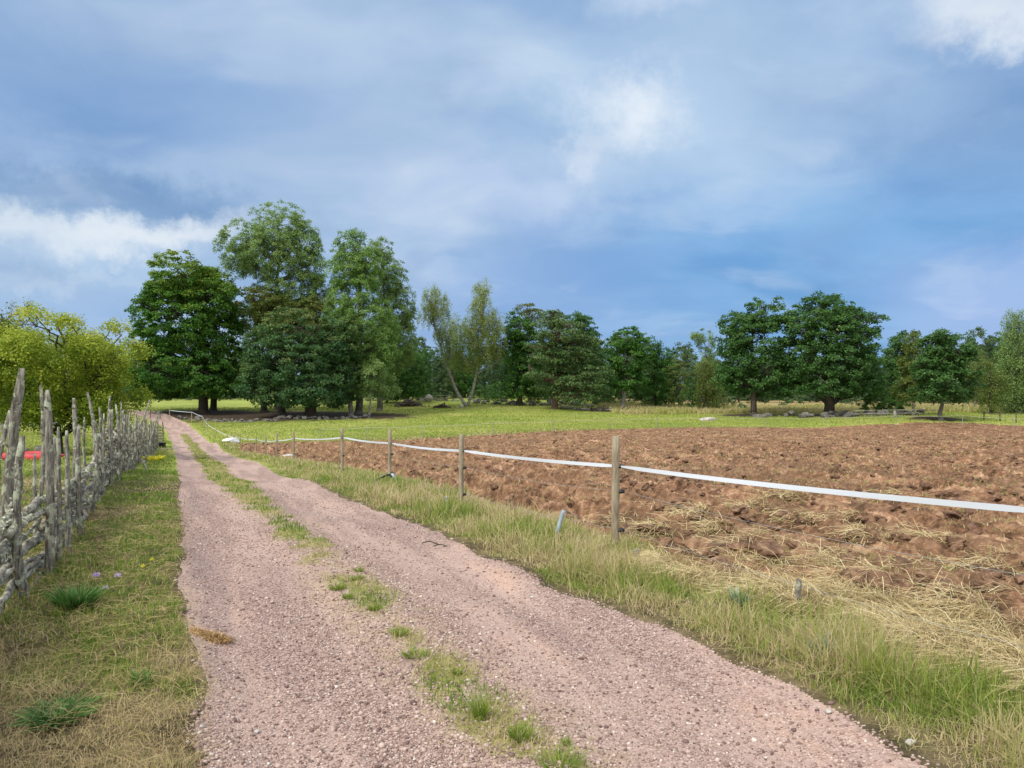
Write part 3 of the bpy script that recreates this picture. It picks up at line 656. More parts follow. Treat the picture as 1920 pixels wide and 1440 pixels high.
x, y = sample_region(260000, 2.8, 24, -42, 36, 1.9); M = masks(x, y); rp = np.hypot(x, y); k = (M['road'] > -0.04) & (rng.random(len(x)) > 0.6 * M['strip']) & (rng.random(len(x)) < 1 - sstep(rp, 7, 23)) & (rng.random(len(x)) > 0.65 * sstep(fbm((x * FN[0] + y * FN[1]) * 1.8, (x * FD[0] + y * FD[1]) * 0.3, 3, 133), 0.42, 0.6)); x = x[k]; y = y[k]
stones('loose_gravel', x, y, rng.gamma(3.0, 0.0013, len(x)) + 0.0022 + 0.0002 * np.hypot(x, y), MAT['pebble'], 'loose pinkish crushed stone covering the road surface')

# ------------------------------------------------------------------ trees
def leaf_cards(C_, N_, size, tint, droop=0.0):
    """C_: centres, N_: rough facing directions"""
    n_ = len(C_); r1 = N_ + rng.normal(0, 0.55, (n_, 3)); r1 /= np.linalg.norm(r1, axis=1)[:, None] + 1e-9
    t = np.cross(r1, rng.normal(size=(n_, 3))); t /= np.linalg.norm(t, axis=1)[:, None] + 1e-9
    b = np.cross(r1, t); s = size[:, None]
    V_ = np.stack([C_ - t * s * 0.6, C_ + b * s * 0.36 + r1 * s * 0.08, C_ + t * s * 0.6, C_ - b * s * 0.36 - r1 * s * 0.05], 1).reshape(-1, 3)
    if droop: V_[:, 2] -= 0
    k_ = np.arange(n_)[:, None] * 4
    return V_, k_ + np.array([[0, 1, 2, 3]]), np.repeat(tint, 4)
LM = {
 'oak': leaf_mat('oak_leaves', (0.039, 0.101, 0.025), (0.076, 0.178, 0.041), (0.144, 0.270, 0.067)),
 'maple': leaf_mat('maple_leaves', (0.034, 0.106, 0.016), (0.069, 0.190, 0.023), (0.218, 0.310, 0.032)),
 'darkmaple': leaf_mat('dark_maple_leaves', (0.032, 0.095, 0.032), (0.072, 0.160, 0.050), (0.20, 0.235, 0.065)),
 'autumn': leaf_mat('autumn_maple_leaves', (0.06, 0.11, 0.022), (0.13, 0.17, 0.032), (0.25, 0.19, 0.045)),
 'poplar': leaf_mat('poplar_leaves', (0.102, 0.198, 0.042), (0.198, 0.330, 0.078), (0.324, 0.468, 0.144)),
 'willow': leaf_mat('grey_willow_leaves', (0.114, 0.198, 0.050), (0.216, 0.330, 0.096), (0.348, 0.456, 0.180)),
 'birch': leaf_mat('birch_leaves', (0.13, 0.195, 0.045), (0.26, 0.33, 0.095), (0.42, 0.46, 0.17)),
 'pine': leaf_mat('pine_needles', (0.035, 0.085, 0.024), (0.088, 0.155, 0.044), (0.17, 0.23, 0.075), 0.12),
 'green': leaf_mat('fresh_leaves', (0.035, 0.105, 0.016), (0.075, 0.19, 0.028), (0.135, 0.275, 0.045)),
 'olive': leaf_mat('olive_leaves', (0.070, 0.115, 0.022), (0.145, 0.195, 0.040), (0.25, 0.285, 0.070)),
 'apple': leaf_mat('apple_leaves', (0.10, 0.185, 0.016), (0.29, 0.38, 0.035), (0.56, 0.56, 0.085), 0.42),
 'far': leaf_mat('far_wood_leaves', (0.048, 0.102, 0.042), (0.102, 0.174, 0.066), (0.168, 0.246, 0.102)),
}
STY = {  # clump radius, leaf size, leaves per clump, clumps per m2 of lobe shell, flatten, fill share
 'broad': (0.80, 0.25, 62, 0.80, 0.62, 0.25), 'airy': (0.66, 0.17, 78, 1.35, 0.95, 0.40), 'birch': (0.50, 0.15, 50, 1.7, 1.9, 0.45),
 'pine': (0.95, 0.22, 46, 0.42, 0.32, 0.35), 'bush': (0.45, 0.22, 30, 1.6, 0.8, 0.3), 'apple': (0.42, 0.085, 70, 5.5, 1.1, 0.40), 'soft': (0.6, 0.21, 46, 1.1, 0.85, 0.35)}
def build_crown(lobes, style, dens=1.0, hi=0.0):
    """lobes: (x,y,z, rx,ry,rz) in tree space"""
    cr, ls, nl, cd_, flat_, fill = STY[style]
    Cs, Ns, Cl = [], [], []
    zt = max(l[2] + l[5] for l in lobes); zb = min(l[2] - l[5] for l in lobes)
    LO = np.array(lobes)
    for (x, y, z, rx, ry, rz) in lobes:
        area = 4 * math.pi * ((rx * ry) ** 1.6 / 3 + (rx * rz) ** 1.6 / 3 + (ry * rz) ** 1.6 / 3) ** (1 / 1.6)
        nc = max(6, int(area * cd_ * dens))
        d = rng.normal(size=(nc, 3)); d /= np.linalg.norm(d, axis=1)[:, None]
        rad = rng.uniform(0.80, 1.05, nc); inner = rng.random(nc) < fill; rad[inner] = rng.uniform(0.25, 0.85, inner.sum())
        bump = 0.86 + 0.30 * fbm(d[:, 0] * 2.2 + x, d[:, 2] * 2.2 + d[:, 1] + z, 2, 7)
        c_ = np.array([x, y, z]) + d * (rad * bump)[:, None] * np.array([rx, ry, rz])
        Cs.append(c_); Ns.append(d)
    C_ = np.vstack(Cs); N_ = np.vstack(Ns)
    # drop clumps buried deep inside another lobe
    deep = np.zeros(len(C_), dtype=int)
    for l in LO: deep += ((((C_ - l[:3]) / (l[3:] * 0.62)) ** 2).sum(1) < 1)
    keep = (deep == 0) | (rng.random(len(C_)) < 0.28); C_ = C_[keep]; N_ = N_[keep]
    nc = len(C_); csz = rng.uniform(0.6, 1.35, nc) * cr; ct = rng.normal(0, 0.14, nc)
    cnt = np.maximum(4, (nl * (csz / cr) ** 1.5).astype(int)); idx = np.repeat(np.arange(nc), cnt); n_ = len(idx)
    q = rng.normal(size=(n_, 3)); q /= np.linalg.norm(q, axis=1)[:, None]; q *= (rng.random(n_) ** 0.45)[:, None]
    Nn = N_[idx]
    flip = (q * (Nn * 0.6 + np.array([0, 0, 0.6]))).sum(1) < -0.15; q[flip] *= -0.7
    L_ = C_[idx] + q * csz[idx][:, None] * np.array([1, 1, flat_])
    if style == 'birch': L_[:, 2] -= rng.random(n_) ** 2 * 0.9
    if style == 'pine': L_[:, 2] += 0.10 * q[:, 2]
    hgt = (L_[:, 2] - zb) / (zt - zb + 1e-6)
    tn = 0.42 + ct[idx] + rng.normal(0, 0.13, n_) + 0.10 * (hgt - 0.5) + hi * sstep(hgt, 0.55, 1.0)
    face = Nn * 0.5 + np.array([0, 0, 0.7])
    if style == 'pine': face = Nn * 0.2 + np.array([0, 0, 0.5])
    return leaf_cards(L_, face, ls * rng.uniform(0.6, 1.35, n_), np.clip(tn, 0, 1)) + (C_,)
def branch(mb, a, b, r0, r1, wob=0.06, k=6, sides=7, sag=0.0, seed=0):
    a = np.array(a, float); b = np.array(b, float); t = np.linspace(0, 1, k)[:, None]; L = np.linalg.norm(b - a)
    p = a + (b - a) * t; r_ = np.random.default_rng(seed)
    off = r_.normal(0, wob * L, (k, 3)) * np.sin(t * math.pi); p = p + off; p[:, 2] += (np.sin(t * math.pi) * sag * L)[:, 0]
    mb.tube(p, np.linspace(r0, r1, k), sides, 0.05, seed=seed)
    return p
def tree(name, label, base, lobes, style, leaf, bark='bark', rt=0.35, dens=1.0, trunk=None, cat='tree', group=None, hi=0.0, fork=0.35, seed=None, limbs=True, twigs=True):
    """base (u, Y); lobes in photograph pixels (u, v, ru, rv) at distance Y; depth is made as round as the crown is wide"""
    u0, Y = base[0], base[1]; X0 = (u0 - 960) / F * Y; z0 = Gs(X0, Y)
    seed = seed if seed is not None else int(abs(u0) * 7 + Y)
    r_ = np.random.default_rng(seed); s = Y / F
    ws = [l[0] - l[2] for l in lobes] + [l[0] + l[2] for l in lobes]; half = (max(ws) - min(ws)) / 2 * s; uc = (max(ws) + min(ws)) / 2
    L3 = []
    for q in lobes:
        (u, v, ru, rv) = q[:4]
        rx, rz = ru * s, rv * s; ry = max(0.75 * rx, 0.55 * half if len(lobes) < 4 else 0.6 * (rx + rz) / 2 * 1.3)
        off = (u - uc) * s / (half + 1e-6); room = max(0.0, half * math.sqrt(max(0.0, 1 - off * off)) - ry)
        sgn = q[4] if len(q) > 4 else r_.uniform(-1, 1)
        L3.append(((u - u0) * s, sgn * room * 0.9, CAMH - (v - HZ) * s - z0, rx, ry, rz))
        if len(q) <= 4 and room > 0.25 * half and len(lobes) >= 4:     # a matching lobe on the other side keeps the crown round
            L3.append(((u - u0) * s * 0.85, -sgn * room * 0.8, CAMH - (v - HZ) * s - z0 - 0.1 * rz, rx * 0.9, ry, rz * 0.85))
    root = empty(name, (X0, Y, z0), label, cat, group)
    V_, Q_, A_, CC = build_crown(L3, style, dens, hi)
    link('crown', mesh_np('crown', V_, [Q_], LM[leaf], {'tint': A_}), root)
    mb = MB(); top = max(l[2] + l[5] * 0.5 for l in L3); zf = max(0.8, min(l[2] for l in L3)) * fork + 0.5
    if trunk is None:
        cx = np.mean([l[0] for l in L3]) * 0.2
        T_ = branch(mb, (0, 0, -0.3), (cx, 0, top * 0.86), rt, rt * 0.22, 0.012, 9, 10, seed=seed)
        mb.tube([(0, 0, -0.35), (0, 0, 0.05), (0, 0, 0.45)], [rt * 1.7, rt * 1.28, rt * 1.0], 10, 0.08, seed=seed)
        T_list = [T_]
    else:
        T_list = []
        for path in trunk:
            rt_ = rt if path is trunk[0] or abs(path[0][1] - trunk[0][0][1]) < 6 else rt * 0.5
            p = np.array([((u - u0) * s, 0, CAMH - (v - HZ) * s - z0) for u, v in path]); p[0, 2] = min(p[0, 2], -0.2) if rt_ == rt else p[0, 2]
            k = 14; tt = np.linspace(0, len(p) - 1, k); pp = np.stack([np.interp(tt, np.arange(len(p)), p[:, a]) for a in range(3)], -1)
            pp[1:-1] = (pp[:-2] + pp[1:-1] * 2 + pp[2:]) / 4
            mb.tube(pp, np.linspace(rt_, rt_ * 0.25, k), 9, 0.05, seed=seed); T_list.append(pp)
    if limbs:
        for q, l in enumerate(L3):
            tgt = np.array([l[0], l[1], l[2] + 0.1 * l[5]])
            allp = np.vstack(T_list); zc_ = tgt[2] - 0.45 * np.hypot(tgt[0], tgt[1]) - 0.5
            d = np.abs(allp[:, 2] - max(zc_, zf * 0.8)) + 0.5 * np.hypot(allp[:, 0] - tgt[0], allp[:, 1] - tgt[1]); st = allp[np.argmin(d)]
            bp = branch(mb, st, tgt, rt * 0.36, rt * 0.09, 0.05, 7, 6, 0.05, seed + q)
            if twigs:
                near_ = CC[(((CC - tgt) / np.array(l[3:])) ** 2).sum(1) < 1.6]
                for w_ in range(min(14, len(near_))):
                    c_ = near_[r_.integers(len(near_))]; branch(mb, bp[r_.integers(2, 6)], c_, rt * 0.09, 0.02, 0.05, 4, 4, 0.05, seed + q * 31 + w_)
    link('trunk', mb.mesh('trunk', MAT[bark], True), root)
    return root

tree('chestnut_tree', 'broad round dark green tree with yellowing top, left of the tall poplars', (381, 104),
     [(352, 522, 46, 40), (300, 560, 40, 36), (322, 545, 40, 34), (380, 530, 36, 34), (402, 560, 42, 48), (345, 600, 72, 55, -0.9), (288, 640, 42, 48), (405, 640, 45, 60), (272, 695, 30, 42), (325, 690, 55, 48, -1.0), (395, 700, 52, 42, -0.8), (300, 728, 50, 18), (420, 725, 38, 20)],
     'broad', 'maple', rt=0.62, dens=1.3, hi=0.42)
tree('maple_tree', 'second dark trunk just right of the round yellow-topped tree, its crown merged into the shade', (400, 108),
     [(425, 600, 30, 45), (430, 680, 35, 45), (440, 720, 30, 25)], 'broad', 'maple', rt=0.5, dens=0.9)
tree('poplar_tree', 'tallest grey green poplar, airy domed crown on forked limbs, behind the dark maple', (522, 112),
     [(520, 425, 55, 42, 0), (470, 465, 45, 42), (565, 455, 38, 45), (520, 480, 60, 45, -0.6), (445, 490, 26, 32), (588, 500, 24, 45), (495, 545, 40, 30, 0.6), (555, 545, 48, 45, -0.4), (480, 600, 40, 40), (580, 600, 36, 44), (605, 555, 26, 40), (535, 590, 40, 40)],
     'airy', 'willow', bark='bark_grey', rt=0.62, dens=0.9, hi=0.12)
tree('autumn_maple_tree', 'rusty brown and yellow maple crown showing between the round chestnut and the tall poplar', (495, 106),
     [(478, 565, 32, 32), (520, 590, 42, 32), (600, 585, 40, 28), (560, 630, 60, 35)], 'broad', 'autumn', rt=0.45, dens=0.9)
tree('dark_maple_tree', 'low spreading dark blue green maple hanging almost to the ground before the tallest poplar', (583, 98),
     [(560, 618, 60, 40, -0.3), (640, 640, 40, 44, -0.2), (500, 655, 42, 40), (615, 650, 46, 42), (560, 680, 60, 48, -1.0), (505, 715, 44, 42, -0.7), (600, 725, 52, 38, -1.0), (648, 705, 26, 48), (482, 700, 26, 48), (545, 742, 45, 22, -0.6), (632, 745, 28, 16)],
     'broad', 'darkmaple', rt=0.75, dens=1.15, hi=0.25)
tree('dark_maple_tree', 'thick shaded trunk left of the low spreading maple, half hidden by its drooping branches', (528, 101),
     [(520, 680, 34, 40), (530, 725, 34, 28)], 'broad', 'darkmaple', rt=0.6, dens=0.8)
tree('poplar_tree', 'soft green round topped poplar, left one of the pair right of the tallest', (672, 103),
     [(658, 458, 30, 26, 0), (650, 505, 38, 42), (692, 500, 24, 40), (668, 555, 46, 50, -0.5), (690, 610, 50, 55, -0.9), (665, 655, 42, 45, -0.7), (700, 665, 44, 45, -1.0), (640, 600, 26, 50), (720, 640, 34, 40)],
     'airy', 'poplar', bark='bark_grey', rt=0.5, dens=1.15)
tree('poplar_tree', 'pale narrow topped poplar, right one of the pair right of the tallest', (712, 110),
     [(716, 470, 22, 26, 0), (728, 520, 32, 42), (740, 580, 36, 48), (757, 640, 26, 48), (735, 665, 40, 40, -0.5), (772, 600, 10, 24)],
     'airy', 'willow', bark='bark_grey', rt=0.45, dens=1.0)
tree('sapling_tree', 'slim pale stemmed sapling with drooping grey leaves at the right edge of the shaded maple', (693, 99),
     [(700, 700, 22, 26), (690, 728, 26, 20), (720, 722, 24, 24)], 'airy', 'willow', bark='bark_birch', rt=0.14, dens=1.1)
tree('slender_tree', 'straight dark trunk right of the low maple with a thin hanging crown', (658, 99),
     [(668, 690, 18, 34), (655, 735, 16, 14)], 'airy', 'willow', bark='bark_grey', rt=0.36, dens=0.9)
tree('leafy_tree', 'bushy mid green tree standing low between the poplar pair and the leaning birch', (765, 128),
     [(745, 690, 32, 40), (775, 690, 30, 38), (765, 722, 38, 26), (730, 730, 30, 22)], 'soft', 'green', rt=0.3)
tree('birch_tree', 'leaning birch whose two pale stems form a V from one foot', (872, 119),
     [(812, 562, 20, 24), (800, 590, 16, 22), (826, 575, 14, 26), (832, 625, 24, 24), (846, 665, 20, 24), (905, 548, 15, 20), (905, 580, 22, 24), (892, 615, 28, 24), (928, 612, 20, 26), (905, 650, 30, 24), (938, 640, 14, 28), (880, 680, 20, 16), (925, 662, 22, 18), (862, 625, 16, 30)],
     'birch', 'birch', bark='bark_birch', rt=0.27, dens=1.05, hi=0.15, trunk=[[(878, 762), (858, 740), (845, 705), (833, 670), (822, 640), (812, 600), (808, 565)], [(874, 762), (886, 738), (893, 700), (900, 660), (904, 620), (906, 560)], [(893, 702), (912, 690), (932, 680)]])
tree('oak_tree', 'full dark green oak just right of the leaning birch with a low hanging side branch', (975, 122),
     [(972, 612, 26, 24), (965, 650, 24, 34), (990, 650, 24, 34), (985, 700, 30, 34, -0.8), (965, 725, 22, 22), (1003, 725, 18, 20)], 'broad', 'green', rt=0.45, dens=1.2)
tree('pine_tree', 'tall reddish topped pine peeping over the oak beside the leaning birch', (992, 130),
     [(985, 578, 20, 9), (998, 590, 24, 10), (985, 605, 20, 9)], 'pine', 'autumn', bark='bark_pine', rt=0.3, dens=2.2)
tree('pine_tree', 'wide old pine with tiered flat boughs sweeping down to the fallen trunks', (1040, 115),
     [(1032, 590, 20, 9), (1028, 608, 32, 10), (1060, 612, 26, 9), (1045, 630, 40, 10), (1085, 640, 34, 10), (1012, 650, 26, 10), (1070, 660, 44, 11), (1025, 672, 30, 10), (1100, 672, 30, 10), (1060, 692, 40, 10), (1110, 700, 28, 11), (1015, 705, 26, 10), (1085, 718, 42, 11, -1), (1030, 728, 30, 10), (1115, 730, 24, 11, -0.6), (1075, 745, 34, 9, -1)],
     'pine', 'pine', bark='bark_pine', rt=0.52, dens=2.6, hi=0.05)
tree('oak_tree', 'dark oak crown looking out behind the right shoulder of the wide pine', (1085, 131),
     [(1078, 606, 24, 20), (1098, 622, 20, 26), (1108, 665, 22, 34), (1085, 700, 40, 40)], 'broad', 'oak', rt=0.4)
tree('ash_tree', 'tree with a bare pale lower trunk and round dark crown right of the wide pine', (1168, 117),
     [(1176, 635, 26, 22), (1150, 648, 20, 16), (1196, 650, 18, 20), (1178, 675, 32, 26), (1165, 705, 28, 24), (1190, 712, 22, 20)], 'broad', 'green', bark='bark_birch', rt=0.36, dens=1.25)
tree('leafy_tree', 'rounded mid green tree sloping down to the right, beside the bare pale trunk', (1228, 124),
     [(1212, 655, 26, 26), (1236, 668, 24, 24), (1215, 700, 34, 34, -0.8), (1246, 705, 30, 32), (1225, 735, 42, 22, -0.9)], 'soft', 'green', rt=0.3, dens=1.2)
tree('leafy_shrub', 'yellow green shrub at the right foot of the sloping rounded tree', (1273, 121),
     [(1270, 700, 17, 28), (1268, 735, 22, 24)], 'bush', 'olive', rt=0.12, cat='shrub')
tree('aspen_tree', 'thin pale aspen with sparse crown just left of the two big oaks', (1322, 124),
     [(1318, 632, 22, 12), (1326, 648, 16, 14), (1322, 672, 14, 20)], 'airy', 'willow', bark='bark_grey', rt=0.2, dens=0.9)
tree('birch_sapling', 'yellowish young birch standing in the tawny grass left of the two big oaks', (1326, 115),
     [(1322, 695, 14, 22), (1328, 720, 16, 22), (1340, 748, 18, 20), (1315, 742, 12, 18)], 'birch', 'olive', bark='bark_birch', rt=0.12, dens=1.6)
tree('leafy_shrub', 'dark green round shrub in front of the far wood left of the young birch', (1298, 118),
     [(1300, 735, 18, 22), (1290, 748, 16, 16)], 'bush', 'green', rt=0.1, cat='shrub')
tree('oak_tree', 'left one of the two big dark oaks, with a slim bare trunk', (1413, 101),
     [(1432, 588, 34, 30), (1390, 612, 32, 28), (1372, 640, 24, 26), (1420, 640, 44, 36, -0.8), (1388, 680, 30, 30), (1440, 690, 38, 36, -0.8), (1400, 715, 36, 28), (1365, 708, 16, 20), (1450, 725, 26, 22)],
     'broad', 'oak', rt=0.42, dens=1.2)
tree('oak_tree', 'larger of the two big dark oaks, thick trunk, one branch reaching out right', (1553, 99),
     [(1515, 588, 34, 28), (1560, 580, 34, 26), (1598, 600, 30, 28), (1492, 622, 34, 32), (1545, 630, 46, 40, -0.9), (1612, 640, 32, 30), (1640, 598, 15, 9), (1642, 622, 10, 9), (1500, 675, 38, 36), (1565, 680, 48, 38, -1.0), (1622, 682, 28, 28), (1488, 715, 26, 28), (1540, 722, 44, 24, -0.8), (1600, 722, 40, 22, -0.5), (1640, 710, 16, 18)],
     'broad', 'oak', rt=0.68, dens=1.2)
tree('leafy_shrub', 'low bright green domed shrub at the right foot of the larger oak', (1657, 97),
     [(1657, 748, 26, 22), (1640, 758, 16, 14), (1675, 758, 16, 14)], 'bush', 'green', rt=0.12, dens=1.3, cat='shrub')
tree('small_shrub', 'small yellowing shrub between the larger oak and the domed green shrub', (1622, 99),
     [(1622, 762, 11, 9)], 'bush', 'olive', rt=0.05, cat='shrub')
tree('oak_tree', 'dark round tree top behind the slender tree right of the big oaks', (1693, 118),
     [(1692, 638, 20, 20), (1680, 665, 24, 24), (1700, 700, 30, 36), (1672, 715, 22, 30)], 'broad', 'oak', rt=0.35)
tree('slender_tree', 'slender olive green tree on a thin pale trunk by the white rail fence', (1713, 93),
     [(1716, 640, 14, 22), (1712, 680, 24, 30), (1718, 715, 28, 28), (1700, 738, 24, 18)], 'soft', 'olive', bark='bark_birch', rt=0.17, dens=1.3)
tree('alder_tree', 'open pyramidal tree with a straight grey trunk, rightmost free standing tree behind the field', (1764, 86),
     [(1766, 632, 18, 16), (1748, 650, 20, 18), (1788, 656, 22, 20), (1768, 680, 30, 24), (1805, 690, 22, 24), (1738, 695, 24, 28), (1775, 718, 40, 22, -0.5), (1812, 722, 18, 14), (1745, 738, 26, 12), (1795, 742, 22, 10)], 'broad', 'oak', bark='bark_grey', rt=0.24, dens=1.25)
tree('birch_tree', 'yellow green bushy birch with dark foot, between the pyramidal tree and the tall drooping birch', (1858, 100),
     [(1845, 700, 22, 26), (1862, 722, 22, 24), (1850, 748, 26, 16)], 'birch', 'olive', bark='bark', rt=0.25, dens=1.5)
tree('birch_tree', 'tall drooping grey green birch cut by the right edge of the picture', (1912, 104),
     [(1905, 600, 14, 18), (1922, 620, 22, 26), (1893, 640, 16, 16), (1905, 668, 28, 24), (1935, 680, 30, 34), (1888, 700, 26, 26), (1915, 725, 36, 28), (1895, 750, 26, 16), (1940, 745, 30, 22)], 'birch', 'willow', bark='bark_birch', rt=0.35, dens=1.3)
tree('birch_tree', 'olive green birch behind the pyramidal tree on the right', (1828, 116),
     [(1832, 672, 16, 20), (1825, 705, 22, 24), (1838, 738, 24, 20)], 'birch', 'olive', bark='bark_birch', rt=0.2, dens=1.2)
tree('apple_tree', 'large yellow green apple tree with dark leaning trunk behind the rustic pole fence', (114, 33),
     [(120, 606, 20, 7), (98, 600, 14, 5), (148, 606, 20, 8), (180, 612, 11, 6), (45, 648, 40, 24), (110, 650, 40, 22), (170, 650, 34, 20), (215, 655, 30, 16), (238, 668, 16, 9), (10, 680, 48, 34), (75, 690, 50, 36), (140, 692, 50, 34), (198, 700, 38, 30), (232, 712, 16, 12), (30, 740, 46, 32), (95, 750, 46, 28), (165, 752, 46, 28), (212, 752, 32, 24), (240, 748, 14, 14), (60, 780, 40, 16), (205, 788, 36, 14), (120, 792, 22, 12), (-40, 690, 40, 40), (-60, 740, 40, 30)],
     'apple', 'apple', rt=0.14, dens=1.35, twigs=False, hi=0.2, trunk=[[(112, 862), (114, 830), (108, 800), (118, 760), (122, 700), (128, 640), (150, 615)], [(108, 800), (80, 760), (50, 720), (30, 680)], [(118, 770), (160, 730), (200, 690), (225, 660)], [(125, 660), (118, 630), (105, 606)]])
tree('birch_tree', 'pale yellow birch rising at the left edge behind the apple tree', (8, 62),
     [(12, 578, 18, 16), (30, 600, 16, 18), (5, 615, 30, 26), (40, 635, 26, 18), (-30, 640, 40, 50), (15, 670, 40, 40), (0, 730, 50, 40)], 'birch', 'olive', bark='bark_birch', rt=0.25, dens=1.1, hi=0.2)
# trees of the far wood, copied from a few kinds
protos = []
for k_, (st, lf, bk, lb) in enumerate([('soft', 'far', 'bark', 0), ('broad', 'oak', 'bark', 0), ('birch', 'olive', 'bark_birch', 0), ('soft', 'green', 'bark', 0), ('pine', 'pine', 'bark_pine', 0)]):
    Yp = 150
    if st == 'pine': lo = [(960, 590, 10, 8), (955, 606, 20, 8), (968, 622, 24, 9), (955, 640, 24, 9), (965, 658, 24, 10), (958, 680, 26, 10), (962, 705, 24, 10)]
    else: lo = [(960, 612, 18, 20), (944, 640, 20, 22), (976, 642, 20, 22), (960, 668, 30, 26), (940, 695, 24, 24), (980, 695, 24, 26), (960, 718, 30, 22)]
    t_ = tree('pine_tree' if st == 'pine' else 'woodland_tree', 'one of the trees that make up the far wood behind the meadow', (960, Yp), lo, st, lf, bark=bk, rt=0.3, dens=0.62 if st != 'pine' else 1.2, group='trees of the far wood', twigs=False, seed=50 + k_)
    protos.append(t_)
def copy_tree(o):
    c_ = o.copy(); COL.objects.link(c_)
    for ch in o.children:
        d = ch.copy(); COL.objects.link(d); d.parent = c_
    return c_
FW = [(-60, 150, .7), (-20, 158, .75), (60, 150, .62), (110, 160, .6), (165, 155, .55), (205, 150, .55), (235, 160, .6), (262, 170, .62), (300, 168, .6), (340, 175, .62), (390, 165, .6), (430, 160, .7), (470, 165, .75), (620, 160, .8), (690, 150, .72),
      (745, 148, .70), (775, 160, .72), (800, 150, .66), (822, 142, .60), (850, 150, .60), (872, 145, .62), (898, 150, .66), (925, 143, .66), (950, 148, .70), (1010, 142, .72), (1040, 150, .78), (1075, 152, .8), (1110, 148, .74), (1135, 142, .66), (1160, 152, .72), (1195, 150, .66), (1225, 145, .60), (1262, 150, .60),
      (1285, 158, .68), (1305, 150, .56), (1335, 152, .56), (1352, 146, .60), (1385, 150, .62), (1430, 155, .6), (1480, 150, .6), (1530, 158, .62), (1590, 150, .62), (1640, 152, .56), (1665, 160, .72), (1690, 150, .60), (1725, 152, .60), (1750, 150, .58), (1790, 155, .66), (1815, 165, .74), (1835, 150, .72), (1855, 160, .86), (1880, 150, .80), (1905, 148, .84), (1935, 155, .9), (1980, 150, .9), (2030, 150, .85), (-120, 150, .8), (-180, 150, .8)]
for q, (u_, Y_, s_) in enumerate(FW):
    kind_ = [0, 1, 0, 2, 3, 4, 0, 3][q % 8] if u_ > 700 else [0, 3, 1, 2][q % 4]
    if u_ in (1285, 1665, 1815, 1835): kind_ = 4
    p_ = protos[kind_]; o = p_ if p_.get('used') is None else copy_tree(p_); 
    if p_.get('used') is None: p_['used'] = 1
    xx, yy = at(u_, Y_); o.location = (xx, yy, Gs(xx, yy) - 0.2); o.rotation_euler = (0, 0, q * 2.4); sc_ = s_ * (1.0 + 0.1 * math.sin(q * 3.3)); o.scale = (sc_ * 1.15, sc_ * 1.15, sc_)
for p_ in protos:
    if 'used' in p_: del p_['used']
for o in COL.objects:
    if 'used' in o: del o['used']
# the deep far wood, one mass
lo = []
for q in range(120):
    u_ = -250 + q * 22 + rng.uniform(-8, 8); Y_ = rng.uniform(172, 200); top = 668 + 22 * math.sin(q * 1.7) + 12 * math.sin(q * 0.37) + (-22 if u_ > 1760 else 0)
    if 1240 < u_ < 1345: top += 0
    X_, _ = at(u_, Y_); g = Gs(X_, Y_); zt = CAMH - (top - HZ) / F * Y_; hh = zt - g
    lo += [(X_, Y_, g + hh * 0.75, 2.6, 2.4, hh * 0.28), (X_ + rng.normal(0, 1), Y_ - 2, g + hh * 0.42, 3.0, 2.4, hh * 0.32), (X_ + rng.normal(0, 1), Y_ - 3, g + hh * 0.14, 3.0, 2.4, hh * 0.2)]
STY['mass'] = (1.1, 0.48, 34, 0.55, 0.9, 0.3)
V_, Q_, A_, _c = build_crown(lo, 'mass', 0.8); hh_ = fbm(V_[:, 0] * 0.11, V_[:, 1] * 0.05, 2, 88)
link('far_wood', mesh_np('far_wood', V_, [Q_], LM['far'], {'tint': np.clip(A_ + (hh_ - 0.5) * 0.8, 0, 1)}), label='dense far wood closing the view behind the meadow trees', cat='wood', kind='stuff')
# understory
def bush(u_, Y_, w_, h_, leaf, label, name='hedge_bush', dens=1.0, group=None, cat='bush'):
    X0, _ = at(u_, Y_); z0 = Gs(X0, Y_); s = Y_ / F; r_ = np.random.default_rng(int(u_ * 3 + Y_))
    root = empty(name, (X0, Y_, z0), label, cat, group)
    n_ = max(2, int(w_ / (h_ + 1)) + 1)
    L3 = [((k - (n_ - 1) / 2) * w_ * s / n_ * 1.5 + r_.normal(0, 0.2), r_.uniform(-0.4, 0.4), h_ * s * r_.uniform(0.38, 0.55), w_ * s / n_ * 1.1, 0.6 * h_ * s, h_ * s * r_.uniform(0.42, 0.6)) for k in range(n_)]
    V_, Q_, A_, CC = build_crown(L3, 'bush', dens)
    link('foliage', mesh_np('foliage', V_, [Q_], LM[leaf], {'tint': A_}), root)
    mb = MB()
    for k in range(5):
        c_ = CC[r_.integers(len(CC))]; branch(mb, (0, 0, -0.1), c_, 0.05, 0.015, 0.05, 4, 5, seed=k)
    link('stem', mb.mesh('stem', MAT['bark']), root); return root
